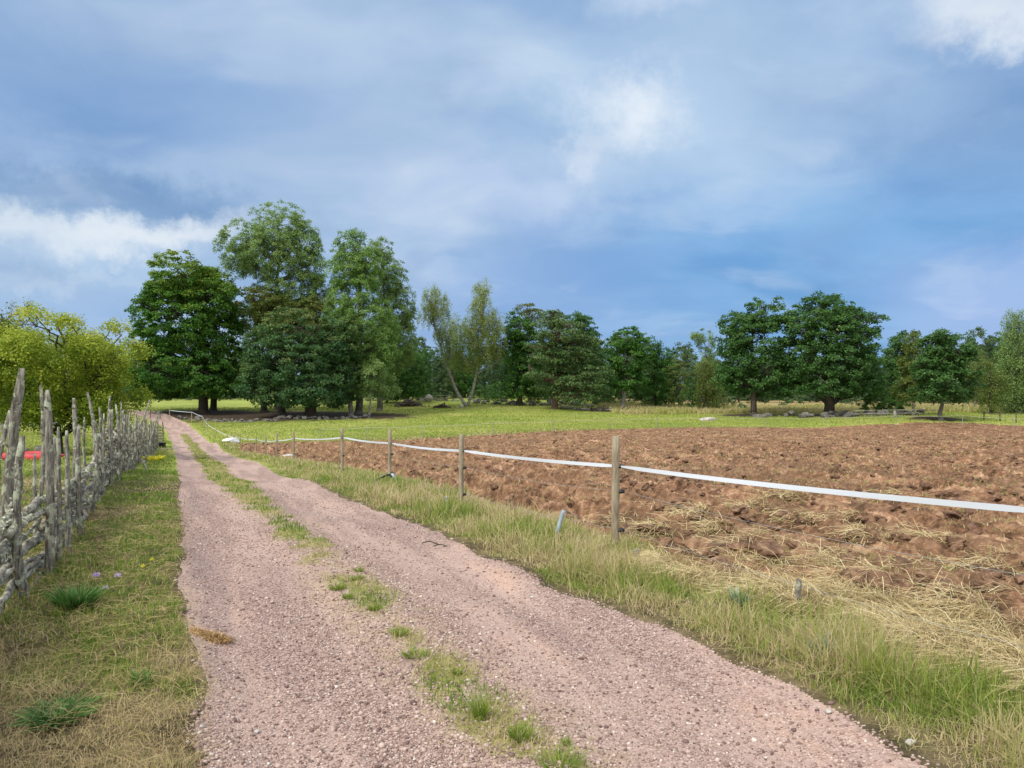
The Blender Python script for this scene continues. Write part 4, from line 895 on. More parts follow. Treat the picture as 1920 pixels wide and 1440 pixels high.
for q, (u_, Y_, w_, h_, lf) in enumerate([(760, 140, 34, 34, 'far'), (800, 138, 30, 30, 'oak'), (835, 140, 30, 34, 'far'), (905, 136, 34, 34, 'oak'), (940, 133, 30, 40, 'oak'), (1010, 130, 30, 26, 'oak'), (1060, 130, 40, 34, 'oak'), (1110, 128, 40, 40, 'oak'), (1145, 128, 26, 44, 'green'), (1200, 128, 36, 40, 'oak'), (1250, 132, 34, 34, 'oak'), (1290, 135, 26, 26, 'far'), (1360, 125, 30, 30, 'far'), (1470, 128, 40, 30, 'far'), (1600, 128, 40, 30, 'far'), (1690, 112, 26, 24, 'oak'), (1835, 125, 40, 34, 'olive'), (1890, 112, 36, 34, 'far'), (250, 150, 40, 24, 'far'), (330, 150, 50, 22, 'far'), (430, 148, 40, 26, 'far'), (640, 140, 46, 30, 'far'), (700, 136, 40, 34, 'far'), (1395, 112, 16, 22, 'bluegreen' if False else 'far'), (60, 118, 60, 30, 'far'), (170, 118, 60, 30, 'far')]):
    bush(u_, Y_, w_, h_, lf, 'one of the dark bushes filling the foot of the far wood', 'undergrowth_bush', 0.55, 'undergrowth of the far wood')
bush(240, 60, 18, 26, 'olive', 'pale yellow green weed bush beside the road at the far end of the pole fence', 'road_weed', 1.2)
print('trees done')

# ------------------------------------------------------------------ rustic pole fence on the left
fence_pts = np.array([(-1.55, 1.5)] + [tuple(px(*q)) for q in [(14, 1196), (45, 1140), (93, 1083), (125, 1046), (152, 1012), (171, 972)]] + [tuple(at(199, 12.4)), tuple(at(233, 17.5)), tuple(at(262, 25)), tuple(at(283, 33)), tuple(at(298, 44))])
fl_ = np.concatenate([[0], np.cumsum(np.linalg.norm(np.diff(fence_pts, axis=0), axis=1))])
def fpos(s): return np.array([np.interp(s, fl_, fence_pts[:, 0]), np.interp(s, fl_, fence_pts[:, 1])])
def fdir(s):
    d = fpos(s + 0.3) - fpos(s - 0.3); return d / np.linalg.norm(d)
c0 = fpos(3.0)
PF = empty('pole_fence', (c0[0], c0[1], Gs(*c0)), 'weathered grey rustic fence of upright stakes and stacked lichened poles left of the road', 'fence')
inv = np.array([c0[0], c0[1], Gs(*c0)])
def stake(p0, p1, r0, seed, bend=0.02):
    mb = MB(); k = 12; t = np.linspace(0, 1, k); r_ = np.random.default_rng(seed)
    P_ = p0 + (p1 - p0) * t[:, None]; L = np.linalg.norm(p1 - p0)
    P_ += r_.normal(0, bend * L, 3) * np.sin(t * math.pi)[:, None] + r_.normal(0, 0.004, (k, 3))
    rad = r0 * (1.05 - 0.35 * t) * (1 + r_.normal(0, 0.03, k)); rad[-1] *= 0.6
    mb.tube(P_ - inv, rad, 10, 0.05, seed=seed)
    for _ in range(int(3 + L * 3)):                       # knots and branch stubs
        q = r_.uniform(0.1, 0.95); c_ = P_[int(q * (k - 1))] - inv; d = r_.normal(size=3); d[2] = abs(d[2]) * 0.6; d /= np.linalg.norm(d)
        mb.tube([c_, c_ + d * (r0 * r_.uniform(1.1, 1.9))], [r0 * 0.35, r0 * 0.18], 5, 0.1, seed=seed)
    link('stake', mb.mesh('stake', MAT['stake'], True), PF)
def top_at(u, v, ref): return pxz(u, v, ref)
explicit = [  # base px (u,v) , top px (u,v), radius, set back behind the rails
    ((8, 1180), (42, 690), 0.046, 0.22), ((50, 1138), (42, 818), 0.034, 0.0), ((60, 1080), (76, 722), 0.026, 0.28), ((93, 1086), (89, 732), 0.036, 0.0),
    ((105, 1050), (102, 818), 0.026, 0.25), ((125, 1048), (124, 806), 0.027, 0.0), ((135, 1020), (139, 746), 0.038, 0.28), ((152, 1014), (147, 796), 0.030, 0.0),
    ((171, 974), (163, 734), 0.024, 0.0), ((176, 965), (171, 770), 0.026, 0.26), ((186, 962), (176, 800), 0.026, 0.0), ((199, 932), (187, 764), 0.027, 0.0), ((206, 925), (206, 742), 0.036, 0.3),
    ((219, 916), (217, 757), 0.030, 0.0), ((213, 920), (210, 790), 0.024, 0.0), ((228, 905), (227, 753), 0.022, 0.2), ((234, 894), (234, 777), 0.042, 0.0),
    ((110, 1066), (108, 800), 0.022, 0.0), ((160, 995), (157, 782), 0.022, 0.26), ((181, 955), (180, 790), 0.024, 0.26), ((192, 942), (195, 776), 0.022, 0.0), ((209, 921), (207, 768), 0.026, 0.0), ((224, 907), (222, 772), 0.028, 0.26), ((229, 902), (231, 785), 0.024, 0.0), ((72, 1112), (66, 850), 0.020, 0.26), ((22, 1165), (20, 770), 0.026, 0.24)]
for q, ((bu, bv), (tu, tv), r0, back) in enumerate(explicit):
    b = px(bu, bv); nrm = np.array([-FN[0], -FN[1]]) * back
    if bv < 1000: # farther ones: take the distance from the fence line
        s_ = np.linspace(0, fl_[-1], 800); pp = np.array([fpos(a) for a in s_]); b = pp[np.argmin(np.abs(960 + F * pp[:, 0] / np.maximum(pp[:, 1], 0.5) - bu))]
    Yb = b[1]; b2 = b
    Yt = Yb * (1 - back / (b @ FN))
    p1 = pxz(tu, tv, Yt); X0 = (bu - 960) / F * Yt if back else b2[0]
    stake(np.array([X0, Yt, Gs(X0, Yt) - 0.1]), p1, r0 * 1.06, 100 + q)
s = np.interp(234, [0, 1], [0, 1]); sF = None
ss_ = np.linspace(0, fl_[-1], 2000); pf = np.array([fpos(a) for a in ss_]); uf = 960 + F * pf[:, 0] / np.maximum(pf[:, 1], 0.3)
s_cur = ss_[np.argmax((uf > 236) & (pf[:, 1] > 5))]; q = 0
while s_cur < fl_[-1] and q < 74:
    p = fpos(s_cur); d = fdir(s_cur); nm = np.array([-d[1], d[0]])
    back = (q % 2) * 0.26; r_ = np.random.default_rng(900 + q)
    b = p + nm * back; hgt = 1.25 + 0.45 * r_.random() + (0.25 if q % 9 == 4 else 0); lean = r_.normal(0, 0.05, 2)
    z = Gs(*b); stake(np.array([b[0], b[1], z - 0.1]), np.array([b[0] + lean[0] * hgt, b[1] + lean[1] * hgt, z + hgt]), r_.uniform(0.026, 0.042), 900 + q, 0.012)
    s_cur += 0.30 + 0.35 * r_.random() + 0.010 * q; q += 1
# two long poles leaning out of the fence
for (a, b, Yd) in [((270, 872), (297, 772), 24.0), ((262, 800), (281, 749), 26.0), ((266, 862), (279, 890), 22.5)]:
    p0 = pxz(a[0], a[1], Yd); p1 = pxz(b[0], b[1], Yd + (0.5 if b[1] < a[1] else -1.6)); stake(p0, p1, 0.035, int(a[0]), 0.01)
# stacked poles between the stakes
def rail(s0, L, h, lat, r0, seed, tilt=0.0, stuffmb=None):
    r_ = np.random.default_rng(seed); k = max(6, int(L / 0.16)); t = np.linspace(0, 1, k)
    P_ = []
    for tt in t:
        a = s0 + L * tt; p = fpos(min(max(a, 0), fl_[-1])); d = fdir(min(max(a, 0.4), fl_[-1] - 0.4)); nm = np.array([-d[1], d[0]])
        p = p + nm * lat; P_.append([p[0], p[1], Gs(*p) + h + tilt * (tt - 0.5) * L])
    P_ = np.array(P_) + r_.normal(0, 0.007, (k, 3)) + r_.normal(0, 0.03, 3) * np.sin(t * math.pi * 1.3)[:, None]
    P_[:, 2] = np.maximum(P_[:, 2], np.array([Gs(a[0], a[1]) for a in P_]) + r0 * 0.6)
    rad = r0 * (1 - 0.3 * t) * (1 + r_.normal(0, 0.05, k))
    mb = stuffmb or MB(); mb.tube(P_ - inv, rad, 9, 0.045, seed=seed)
    if stuffmb is None:
        o = link('rail', mb.mesh('rail', MAT['rail'], True), PF)
        # foliose lichen flakes
        n_ = int(L * 110 * (0.15 + 1.8 * r_.random() * (h > 0.45))); tt = r_.random(n_); c_ = np.stack([np.interp(tt, t, P_[:, a]) for a in range(3)], -1) - inv
        d = r_.normal(size=(n_, 3)); d[:, 2] = np.abs(d[:, 2]) * 0.9; d /= np.linalg.norm(d, axis=1)[:, None]
        cl_ = fbm(tt * L * 5 + seed, tt * 0 + 0.5, 2, seed % 97) > 0.45; c_ = c_[cl_]; d = d[cl_]
        V_, Q_, A_ = leaf_cards(c_ + d * r0 * 1.05, d, r_.uniform(0.012, 0.030, len(c_)), r_.random(len(c_)))
        if len(c_) > 45: link('lichen', mesh_np('lichen', V_, [Q_], MAT['lichen'], {'tint': A_}), o)
nr_ = 0
for layer in range(13):
    h = 0.04 + layer * 0.066; s_ = 0.2 - 0.1 * (layer % 3)
    while s_ < 13.0:
        r_ = np.random.default_rng(4000 + layer * 97 + int(s_ * 13)); L = 1.3 + 1.3 * r_.random()
        if (layer < 11 or r_.random() < 0.5 or s_ > 5) and nr_ < 96:
            rail(s_, L, h + r_.normal(0, 0.02), 0.095 + r_.normal(0, 0.025), r_.uniform(0.019, 0.034), 4000 + nr_, r_.normal(0.01, 0.022)); nr_ += 1
        s_ += L * 0.78
mbf = MB(); qq = 0
s_ = 11.5
while s_ < fl_[-1] - 1:
    for layer in range(13):
        r_ = np.random.default_rng(7000 + qq); rail(s_ + r_.uniform(-0.5, 0.5), 1.6, 0.05 + layer * 0.075 + r_.normal(0, 0.03), 0.13 + r_.normal(0, 0.04), r_.uniform(0.022, 0.034), 7000 + qq, r_.normal(0, 0.08), mbf); qq += 1
    s_ += 1.25
link('rail', mbf.mesh('rail', MAT['rail'], True), PF, kind='stuff', label='stacked poles of the farther stretch of the fence')
print('fence rails', nr_)

# ------------------------------------------------------------------ tape fence along the field
posts = [(1995, None, 3.95, 0.97, 1.16), (1155, 7.8, 7.8, None, None)]
TP = [ # u, Y, top v, tape v, radius
    (1155, 7.8, 818, 874, 0.040), (865, 11.3, 815, 845, 0.036), (731, 16.0, 806, 831, 0.038), (641, 21.0, 804, 820, 0.040), (550.5, 29.8, 808.6, 821.5, 0.042), (519, 34, 813, 826, 0.036), (498, 38.5, 815.6, 827, 0.036), (480, 45, 818, 823.5, 0.036),
    (464.5, 50, 818, 823, 0.033), (450, 56, 819, 821, 0.033), (438, 62, 815, 819.6, 0.033), (426, 66, 814, 816, 0.035), (405, 73, 803, 806, 0.03), (389, 80, 794, 796, 0.035), (383, 84, 786, 788, 0.03), (379, 88, 779, 781, 0.035), (359.5, 92, 770, 773, 0.05), (318, 95, 767, 769.5, 0.05)]
p0 = at(1155, 7.8); TF = empty('tape_fence', (p0[0], p0[1], Gs(*p0)), 'fence of slim timber posts and broad white tape along the ploughed field', 'fence')
o3 = np.array([p0[0], p0[1], Gs(*p0)]); tape_pts = []
def tpost(X, Y, ztop, rad, ins, seed, tapez):
    z = Gs(X, Y); r_ = np.random.default_rng(seed); mb = MB(); k = 9; t = np.linspace(0, 1, k)
    ln = r_.normal(0, 0.012, 2)
    P_ = np.stack([X + ln[0] * (1 - t), Y + ln[1] * (1 - t), z - 0.3 + (ztop - z + 0.3) * t], -1) - o3
    rd_ = np.full(k, rad) * (1 + r_.normal(0, 0.015, k)); mb.tube(np.vstack([P_, P_[-1] + [0, 0, 0.004]]), np.append(rd_, rad * 0.86), 12, 0.02, seed=seed)
    po = link('post', mb.mesh('post', MAT['post'], True), TF)
    for zz in ins:
        b = MB(); c_ = np.array([X, Y, zz]) - o3; dd = np.array([0.9, -0.35, 0.0])
        b.tube([c_ + dd * rad * 0.8, c_ + dd * (rad + 0.015)], [0.022, 0.022], 8); b.tube([c_ + dd * (rad + 0.012), c_ + dd * (rad + 0.045)], [0.012, 0.016], 8)
        b.box(c_ + dd * (rad + 0.035) + [0, 0, 0.0], (0.02, 0.03, 0.034), 0.3)
        link('insulator', b.mesh('insulator', MAT['black']), po)
pn = np.array([2.83, 3.95]); zn = Gs(*pn); tpost(pn[0], pn[1], zn + 1.2, 0.04, [0.965, 0.6], 3, 0)
tape_pts.append(np.array([pn[0] + 0.03, pn[1], 0.975]))
for q, (u_, Y_, tv, tpv, rad) in enumerate(TP):
    X_, _ = at(u_, Y_); zt = CAMH - (tv - HZ) / F * Y_; tz = CAMH - (tpv - HZ) / F * Y_; g = Gs(X_, Y_)
    zt = min(max(zt, g + 0.85), g + 1.45); tz = max(tz, g + 0.5)
    ins = [tz] + ([g + 0.66, g + 0.27] if q < 4 else [])
    tpost(X_, Y_, zt, rad, ins if q < 9 else [], 60 + q, tz); tape_pts.append(np.array([X_ + rad * 1.0, Y_ - 0.02, tz]))
mb = MB()
for a, b in zip(tape_pts[:-1], tape_pts[1:]):
    k = 14; t = np.linspace(0, 1, k); L = np.linalg.norm(b - a); P_ = a + (b - a) * t[:, None]; P_[:, 2] -= 4 * t * (1 - t) * 0.0055 * L
    hw = 0.0185 if a[1] < 60 else 0.025; tw = 0.10 + 0.12 * np.sin(t * math.pi * 2 + a[1]); d = (b - a) / L; nm = np.cross(d, [0, 0, 1.0]); pinch = np.clip(np.minimum(t, 1 - t) * L / 0.12, 0.45, 1)
    off = (np.array([0, 0, 1.0])[None] * np.cos(tw)[:, None] + nm[None] * np.sin(tw)[:, None]) * (hw * pinch)[:, None]
    th_ = nm * 0.0006
    V_ = np.vstack([P_ + off + th_, P_ - off + th_, P_ + off - th_, P_ - off - th_]) - o3; i_ = np.arange(k - 1)
    Q_ = np.vstack([np.stack([i_, i_ + 1, k + i_ + 1, k + i_], -1), np.stack([2 * k + i_, 3 * k + i_, 3 * k + i_ + 1, 2 * k + i_ + 1], -1), np.stack([i_, 2 * k + i_, 2 * k + i_ + 1, i_ + 1], -1), np.stack([k + i_, k + i_ + 1, 3 * k + i_ + 1, 3 * k + i_], -1)])
    mb.add(V_, Q_)
link('tape', mb.mesh('tape', MAT['tape']), TF)
for hh in (0.66, 0.27):
    mb = MB(); pr = None
    for (u_, Y_) in [(1995, 3.95), (1155, 7.8), (865, 11.3), (731, 16), (641, 21)]:
        X_ = (u_ - 960) / F * Y_; c_ = np.array([X_ + 0.09, Y_ - 0.03, Gs(X_, Y_) + hh]) - o3
        if pr is not None:
            t = np.linspace(0, 1, 8)[:, None]; P_ = pr + (c_ - pr) * t; P_[:, 2] -= (4 * t * (1 - t))[:, 0] * 0.04; mb.tube(P_, 0.0016, 4)
        pr = c_
    link('wire', mb.mesh('wire', MAT['greypipe']), TF)

# thin far fences with a single string
def string_fence(name, label, pts, h, rad, mat, smat, sr=0.012, sz=None):
    c_ = at(*pts[0]); o_ = np.array([c_[0], c_[1], Gs(*c_)]); R_ = empty(name, o_, label, 'fence'); pr = None; ms = MB()
    for q, (u_, Y_) in enumerate(pts):
        X_, _ = at(u_, Y_); g = Gs(X_, Y_); mb = MB(); l = math.sin(q * 5.1) * 0.03
        mb.tube(np.array([[X_, Y_, g - 0.2], [X_ + l * 0.5, Y_, g + h * 0.5], [X_ + l, Y_, g + h]]) - o_, rad, 7); link('post', mb.mesh('post', MAT[mat]), R_)
        e = np.array([X_ + l, Y_ - rad, g + (sz or h * 0.9)]) - o_
        if pr is not None:
            t = np.linspace(0, 1, 8)[:, None]; P_ = pr + (e - pr) * t; P_[:, 2] -= (4 * t * (1 - t))[:, 0] * 0.06; ms.tube(P_, sr, 4)
        pr = e
    link('string', ms.mesh('string', MAT[smat]), R_); return R_
string_fence('string_fence', 'thin dark posts with a pale string along the far edge of the ploughed field', [(600, 64), (690, 60), (792, 60), (925, 64), (1037, 69), (1146, 75), (1232, 79), (1320, 82), (1434, 85), (1547, 86), (1680, 84), (1805, 83), (1900, 82), (2010, 80)], 1.15, 0.028, 'greypipe', 'plank', 0.014)
string_fence('string_fence', 'pale string on low posts crossing the orchard lawn behind the apple tree', [(-80, 50), (30, 50), (160, 50), (280, 52)], 0.95, 0.025, 'post', 'tape', 0.012)
# rail fence with white rails by the shrub
def rail_fence(label, pts, hs, name='rail_fence', h=1.15, mat='bark_birch', pm='bark_grey', rr_=0.045):
    c_ = at(*pts[0]); o_ = np.array([c_[0], c_[1], Gs(*c_)]); R_ = empty(name, o_, label, 'fence'); pr = None
    for q, (u_, Y_) in enumerate(pts):
        X_, _ = at(u_, Y_); g = Gs(X_, Y_); mb = MB(); mb.tube(np.array([[X_, Y_, g - 0.2], [X_, Y_, g + h]]) - o_, 0.06, 7, 0.05, seed=q); link('post', mb.mesh('post', MAT[pm]), R_)
        if pr is not None:
            for z_ in hs:
                mb = MB(); mb.tube(np.array([[pr[0], pr[1] - 0.08, pr[2] + z_], [X_, Y_ - 0.08, g + z_ + 0.05 * math.sin(q * 3)]]) - o_, rr_, 6, 0.06, seed=q); link('rail', mb.mesh('rail', MAT[mat]), R_)
        pr = (X_, Y_, g)
rail_fence('low fence of pale rails in front of the domed shrub right of the larger oak', [(1600, 94), (1640, 93), (1678, 92), (1722, 91), (1762, 90)], (0.85, 0.45), h=1.0)
rail_fence('dark wire fence with slim posts in front of the birches at the right edge', [(1845, 88), (1875, 87), (1905, 86), (1940, 86)], (0.9, 0.5), name='wire_fence', h=1.1, mat='greypipe', pm='bark', rr_=0.012)
rail_fence('weathered rail fence in the shade of the wood behind the brush pile', [(655, 131), (690, 131), (728, 131), (765, 132), (805, 133), (850, 134)], (0.9, 0.5), h=1.1)
rail_fence('short post and rail run beside the road bend under the round tree', [(282, 96), (300, 96)], (0.8,), h=1.2, mat='bark_grey', name='post_fence')

# ------------------------------------------------------------------ stone walls, boulders, logs, brush
def stone_wall(label, path, h, size, seed, dens=1.0, name='stone_wall', mat='stone', pale=0.5):
    c_ = path[0]; o_ = np.array([at(*c_)[0], c_[1], Gs(*at(*c_))]); r_ = np.random.default_rng(seed); mb = MB()
    W_ = np.array([at(*q) for q in path]); cl = np.concatenate([[0], np.cumsum(np.linalg.norm(np.diff(W_, axis=0), axis=1))])
    n_ = int(cl[-1] / size * 2.2 * dens)
    for q in range(n_):
        a = r_.uniform(0, cl[-1]); X_ = np.interp(a, cl, W_[:, 0]) + r_.normal(0, size * 0.6); Y_ = np.interp(a, cl, W_[:, 1]) + r_.normal(0, size * 0.8)
        s_ = size * r_.uniform(0.35, 0.85); mb.rock(np.array([X_, Y_, Gs(X_, Y_) + r_.uniform(0, h - s_ * 0.4 if h > s_ else 0.02)]) - o_, (s_, s_ * 0.8, s_ * r_.uniform(0.45, 0.7)), seed * 131 + q, r_.random() * pale, 1)
    return link(name, mb.mesh(name, MAT[mat]), label=label, cat='stone wall', loc=o_)
stone_wall('row of grey stones running through the deep shade under the round tree and low maple', [(340, 97), (400, 94), (470, 92), (520, 92)], 0.4, 0.55, 1, pale=0.15)
stone_wall('heap of dark field stones below the trunks of the low maple', [(520, 95), (580, 93), (640, 94), (690, 97)], 0.45, 0.55, 2, pale=0.1)
stone_wall('pale low stone wall in the gap left of the leaning birch', [(770, 133), (810, 134), (855, 133)], 0.5, 0.8, 3, pale=0.9)
stone_wall('tumbled stone wall between the leaning birch and the wide pine', [(880, 127), (930, 125), (985, 124), (1035, 124), (1100, 126)], 0.9, 0.8, 4, pale=0.8)
stone_wall('mossy dark boulder wall running below the two big oaks', [(1425, 98), (1480, 97), (1530, 96), (1600, 96), (1690, 95), (1730, 95)], 0.8, 1.0, 5, pale=0.25)
def boulder(label, u_, Y_, size, seed, mat='stone_pale', name='boulder', dz=0.3):
    X_, _ = at(u_, Y_); mb = MB(); mb.rock((0, 0, size[2] * dz), size, seed, 0.3, 2, 0.15); return link(name, mb.mesh(name, MAT[mat], False), label=label, cat='stone', loc=(X_, Y_, float(H(np.array([X_]), np.array([Y_]))[0])))
boulder('low white boulder in the meadow left of the two big oaks', 1330, 93, (1.2, 0.6, 0.35), 1)
boulder('pale rounded stone on the stone wall left of the leaning birch', 804, 129, (1.1, 0.7, 0.8), 2, dz=0.6)
boulder('white stump like stone at the foot of the leaning birch', 866, 117, (0.35, 0.3, 0.5), 3)
boulder('pale stone lying at the soil edge far left of the field', 541, 42, (0.35, 0.22, 0.12), 5)
def near_stone(label, u_, v_, s_, seed):
    p = px(u_, v_); mb = MB(); mb.rock((0, 0, 0), (s_, s_ * 0.8, s_ * 0.6), seed, 0.5, 2, 0.12)
    link('stone', mb.mesh('stone', MAT['stone_pale'], True), label=label, cat='stone', loc=(p[0], p[1], float(H(np.array([p[0]]), np.array([p[1]]))[0]) + s_ * 0.3))
near_stone('round pale stone at the right road edge, the lowest in the picture', 1708, 1422, 0.025, 1)
near_stone('pale stone at the foot of the right verge, upper of two at the edge', 1553, 1352, 0.020, 2)
near_stone('flat pale stone on the left wheel track near the bottom of the picture', 482, 1367, 0.018, 3)
near_stone('small white stone on the left wheel track below the left verge', 380, 1382, 0.015, 4)
near_stone('light stone beside the right wheel track opposite the second fence post', 998, 1124, 0.020, 5)
def brush_pile(label, u_, Y_, w_, h_, n_, seed, name='brush_pile', rr0=0.05):
    X_, _ = at(u_, Y_); r_ = np.random.default_rng(seed); mb = MB()
    for q in range(n_):
        c_ = np.array([r_.normal(0, w_ * 0.28), r_.normal(0, w_ * 0.2), 0]); c_[2] = h_ * r_.random() * max(0.1, 1 - abs(c_[0]) / w_ * 1.6); d = r_.normal(size=3); d[2] *= 0.35; d /= np.linalg.norm(d)
        L = w_ * r_.uniform(0.15, 0.4); mb.tube([c_ - d * L / 2, c_ + r_.normal(0, 0.05, 3), c_ + d * L / 2], [rr0 * r_.uniform(0.5, 1.4)] * 3, 5, 0.1, seed=q)
    V_, Q_, A_ = leaf_cards(np.stack([r_.normal(0, w_ * 0.25, n_ * 12), r_.normal(0, w_ * 0.2, n_ * 12), h_ * 0.5 * r_.random(n_ * 12)], -1), np.tile([0, 0, 1.0], (n_ * 12, 1)), r_.uniform(0.1, 0.25, n_ * 12), r_.random(n_ * 12))
    mb.add(V_, Q_, None, A_)
    link(name, mb.mesh(name, MAT['bark']), label=label, cat='brush pile', loc=(X_, Y_, Gs(X_, Y_)))
brush_pile('dark heap of brushwood and roots in the meadow right of the poplar pair', 768, 119, 3.6, 1.35, 80, 1, rr0=0.09)
brush_pile('low tangle of cut branches with one stub sticking up, left of the leaning birch', 829, 116, 2.8, 0.7, 30, 2, rr0=0.09)
brush_pile('tangle of pale dead branches under the right boughs of the wide pine', 1130, 112, 7.0, 0.7, 70, 3, rr0=0.05)
def log(label, a, b, r0, seed, mat='bark_birch', name='fallen_trunk'):
    A3 = np.array([*at(*a), 0]); B3 = np.array([*at(*b), 0]); A3[2] = Gs(A3[0], A3[1]) + r0 + 0.1; B3[2] = Gs(B3[0], B3[1]) + r0 + 0.1
    mb = MB(); P_ = branch(mb, A3 - A3, B3 - A3, r0, r0 * 0.4, 0.008, 8, 8, seed=seed); r_ = np.random.default_rng(seed)
    for q in range(5):
        c_ = P_[r_.integers(1, 7)]; d = np.array([r_.normal(0, 0.6), r_.normal(0, 0.4), r_.uniform(0.2, 0.9)]); mb.tube([c_, c_ + d * 0.6], [r0 * 0.35, r0 * 0.1], 5, seed=q)
    link(name, mb.mesh(name, MAT[mat], True), label=label, cat='log', loc=tuple(A3))
log('long pale fallen trunk pointing right from under the wide pine', (1075, 113), (1232, 108), 0.16, 1)
log('shorter pale fallen trunk lying behind the long one under the wide pine', (1050, 116), (1140, 113), 0.17, 2)
log('thin slanting dead trunk left of the bare pale tree trunk', (1120, 115), (1155, 111), 0.1, 3)
stubs = tree  # (keeps name short below)
def dead_trunk(u_, v1, Y_, r0, label):
    X_, _ = at(u_, Y_); z = Gs(X_, Y_); h = CAMH - (v1 - HZ) / F * Y_ - z; mb = MB()
    mb.tube([(0, 0, -0.2), (0.03, 0, h * 0.5), (-0.04, 0, h)], [r0 * 1.2, r0, r0 * 0.6], 8, 0.08); mb.tube([(0, 0, h * 0.5), (0.5, 0.1, h * 0.7)], [r0 * 0.3, r0 * 0.1], 5)
    link('dead_trunk', mb.mesh('dead_trunk', MAT['bark_birch'], True), label=label, cat='tree stump', loc=(X_, Y_, z))
dead_trunk(1320, 745, 116, 0.16, 'short grey dead trunk standing before the yellowish young birch')
dead_trunk(1678, 770, 91, 0.2, 'white broken stump beside the pale rails right of the larger oak')

# ------------------------------------------------------------------ small things near the road
def tubething(name, label, cat, pts3, rad, mat, sides=10):
    pts3 = np.array(pts3, float); mb = MB(); k = 12; tt = np.linspace(0, len(pts3) - 1, k); P_ = np.stack([np.interp(tt, np.arange(len(pts3)), pts3[:, a]) for a in range(3)], -1)
    for _ in range(2): P_[1:-1] = (P_[:-2] + 2 * P_[1:-1] + P_[2:]) / 4
    mb.tube(P_ - pts3[0], rad, sides); link(name, mb.mesh(name, MAT[mat], True), label=label, cat=cat, loc=tuple(pts3[0]))
tubething('pipe', 'straight faded blue plastic pipe stub leaning out of the verge left of the nearest post', 'pipe', [pxz(1040, 1022, 8.2), pxz(1048, 985, 8.2), pxz(1057, 957, 8.2)], 0.022, 'bluepipe')
tubething('bent_pipe', 'short bent grey pipe end in the grass left of the second post', 'pipe', [pxz(848, 966, 11.2), pxz(838, 946, 11.2), pxz(834, 936, 11.2), pxz(838, 933, 11.25)], 0.024, 'greypipe')
tubething('hose', 'black hose arching out of the grass to the third post', 'hose', [pxz(682, 915, 15.2), pxz(700, 904, 15.4), pxz(722, 892, 15.7), pxz(731, 889, 15.8), pxz(735, 895, 15.8)], 0.022, 'black')
tubething('pipe', 'pale blue pipe curving down beside the foot of the third post', 'pipe', [pxz(735, 889, 15.6), pxz(740, 895, 15.5), pxz(744, 908, 15.4)], 0.026, 'bluepipe')
tubething('hose', 'thin green hose end in the grass by the fourth post', 'hose', [pxz(626, 917, 18.3), pxz(640, 906, 18.6), pxz(648, 903, 18.8)], 0.02, 'greypipe')
def stump_post(u_, v_, h, r0, label):
    p = px(u_, v_); g = float(H(np.array([p[0]]), np.array([p[1]]))[0]); mb = MB(); mb.tube([(0, 0, -0.15), (0.003, 0, h * 0.6), (0.008, 0, h)], [r0, r0, r0 * 0.92], 8, 0.08); link('stump_post', mb.mesh('stump_post', MAT['rail']), label=label, cat='post', loc=(p[0], p[1], g))
stump_post(1496, 1165, 0.19, 0.022, 'short grey sawn off post stub between the straw and the verge grass')
stump_post(1192, 1070, 0.14, 0.03, 'low weathered post stub in the grass at the foot of the nearest post')
# brown twigs at the road edge
for a, lb in [((805, 1022), 'small brown twig on the right road edge, upper of two'), ((826, 1028), 'small brown twig on the right road edge, lower of two')]:
    p = px(*a); g = Gs(*p) + 0.02; tubething('twig', lb, 'twig', [(p[0] - 0.08, p[1], g), (p[0], p[1] + 0.02, g + 0.02), (p[0] + 0.1, p[1] - 0.05, g)], 0.006, 'bark', 6)
# sign and stand at the end of the pole fence
Y_ = 46.0; X_, _ = at(296, Y_); z = Gs(X_, Y_)
R_ = empty('gate', (X_, Y_, z), 'grey slatted gate with a small white notice at the far end of the pole fence', 'gate')
mb = MB(); mb.tube([(-0.35, 0, -0.2), (-0.35, 0, 1.4)], 0.05, 8); mb.tube([(0.28, 0, -0.2), (0.28, 0, 1.55)], 0.04, 8); link('gate_post', mb.mesh('gate_post', MAT['stake']), R_)
mb = MB()
for k in range(7): mb.box((-0.03, 0, 0.2 + k * 0.17), (0.6, 0.03, 0.1))
link('slat_panel', mb.mesh('slat_panel', MAT['bark_grey']), R_)
mb = MB(); mb.box((-0.09, -0.03, 0.92), (0.13, 0.012, 0.19)); link('notice', mb.mesh('notice', MAT['white']), R_)
p = pxz(303, 832, 44.0); mb = MB(); mb.box((0, 0, 0.18), (0.34, 0.3, 0.3)); mb.box((0, 0, 0.34), (0.40, 0.36, 0.03)); mb.tube([(0.1, 0, 0.3), (0.1, 0, 1.35)], 0.012, 6)
link('energiser_box', mb.mesh('energiser_box', MAT['black']), label='small dark box on a stake beside the gate end of the pole fence', cat='box', loc=(p[0], 44.0, Gs(p[0], 44.0)))
p = px(296, 845); mb = MB(); mb.box((0, 0, 0.06), (0.12, 1.9, 0.04), -0.5); link('plank', mb.mesh('plank', MAT['plank']), label='pale plank lying in the grass near the far end of the pole fence', cat='plank', loc=(p[0] + 0.4, p[1] + 0.4, Gs(*p) + 0.03))
# white bundle
X_, _ = at(434, 60); z = Gs(X_, 60.0); R_ = empty('wrapped_bundle', (X_, 60.0, z), 'white sheeted bundle lying under the tape fence at the far corner of the field', 'bundle')
mb = MB(); mb.rock((0, 0, 0.30), (0.75, 0.4, 0.28), 4, 0.2, 3, 0.08); link('sheet', mb.mesh('sheet', MAT['white'], True), R_)
mb = MB(); mb.rock((0, 0.02, 0.12), (0.68, 0.36, 0.16), 6, 0.2, 2, 0.1); link('base', mb.mesh('base', MAT['black'], True), R_)
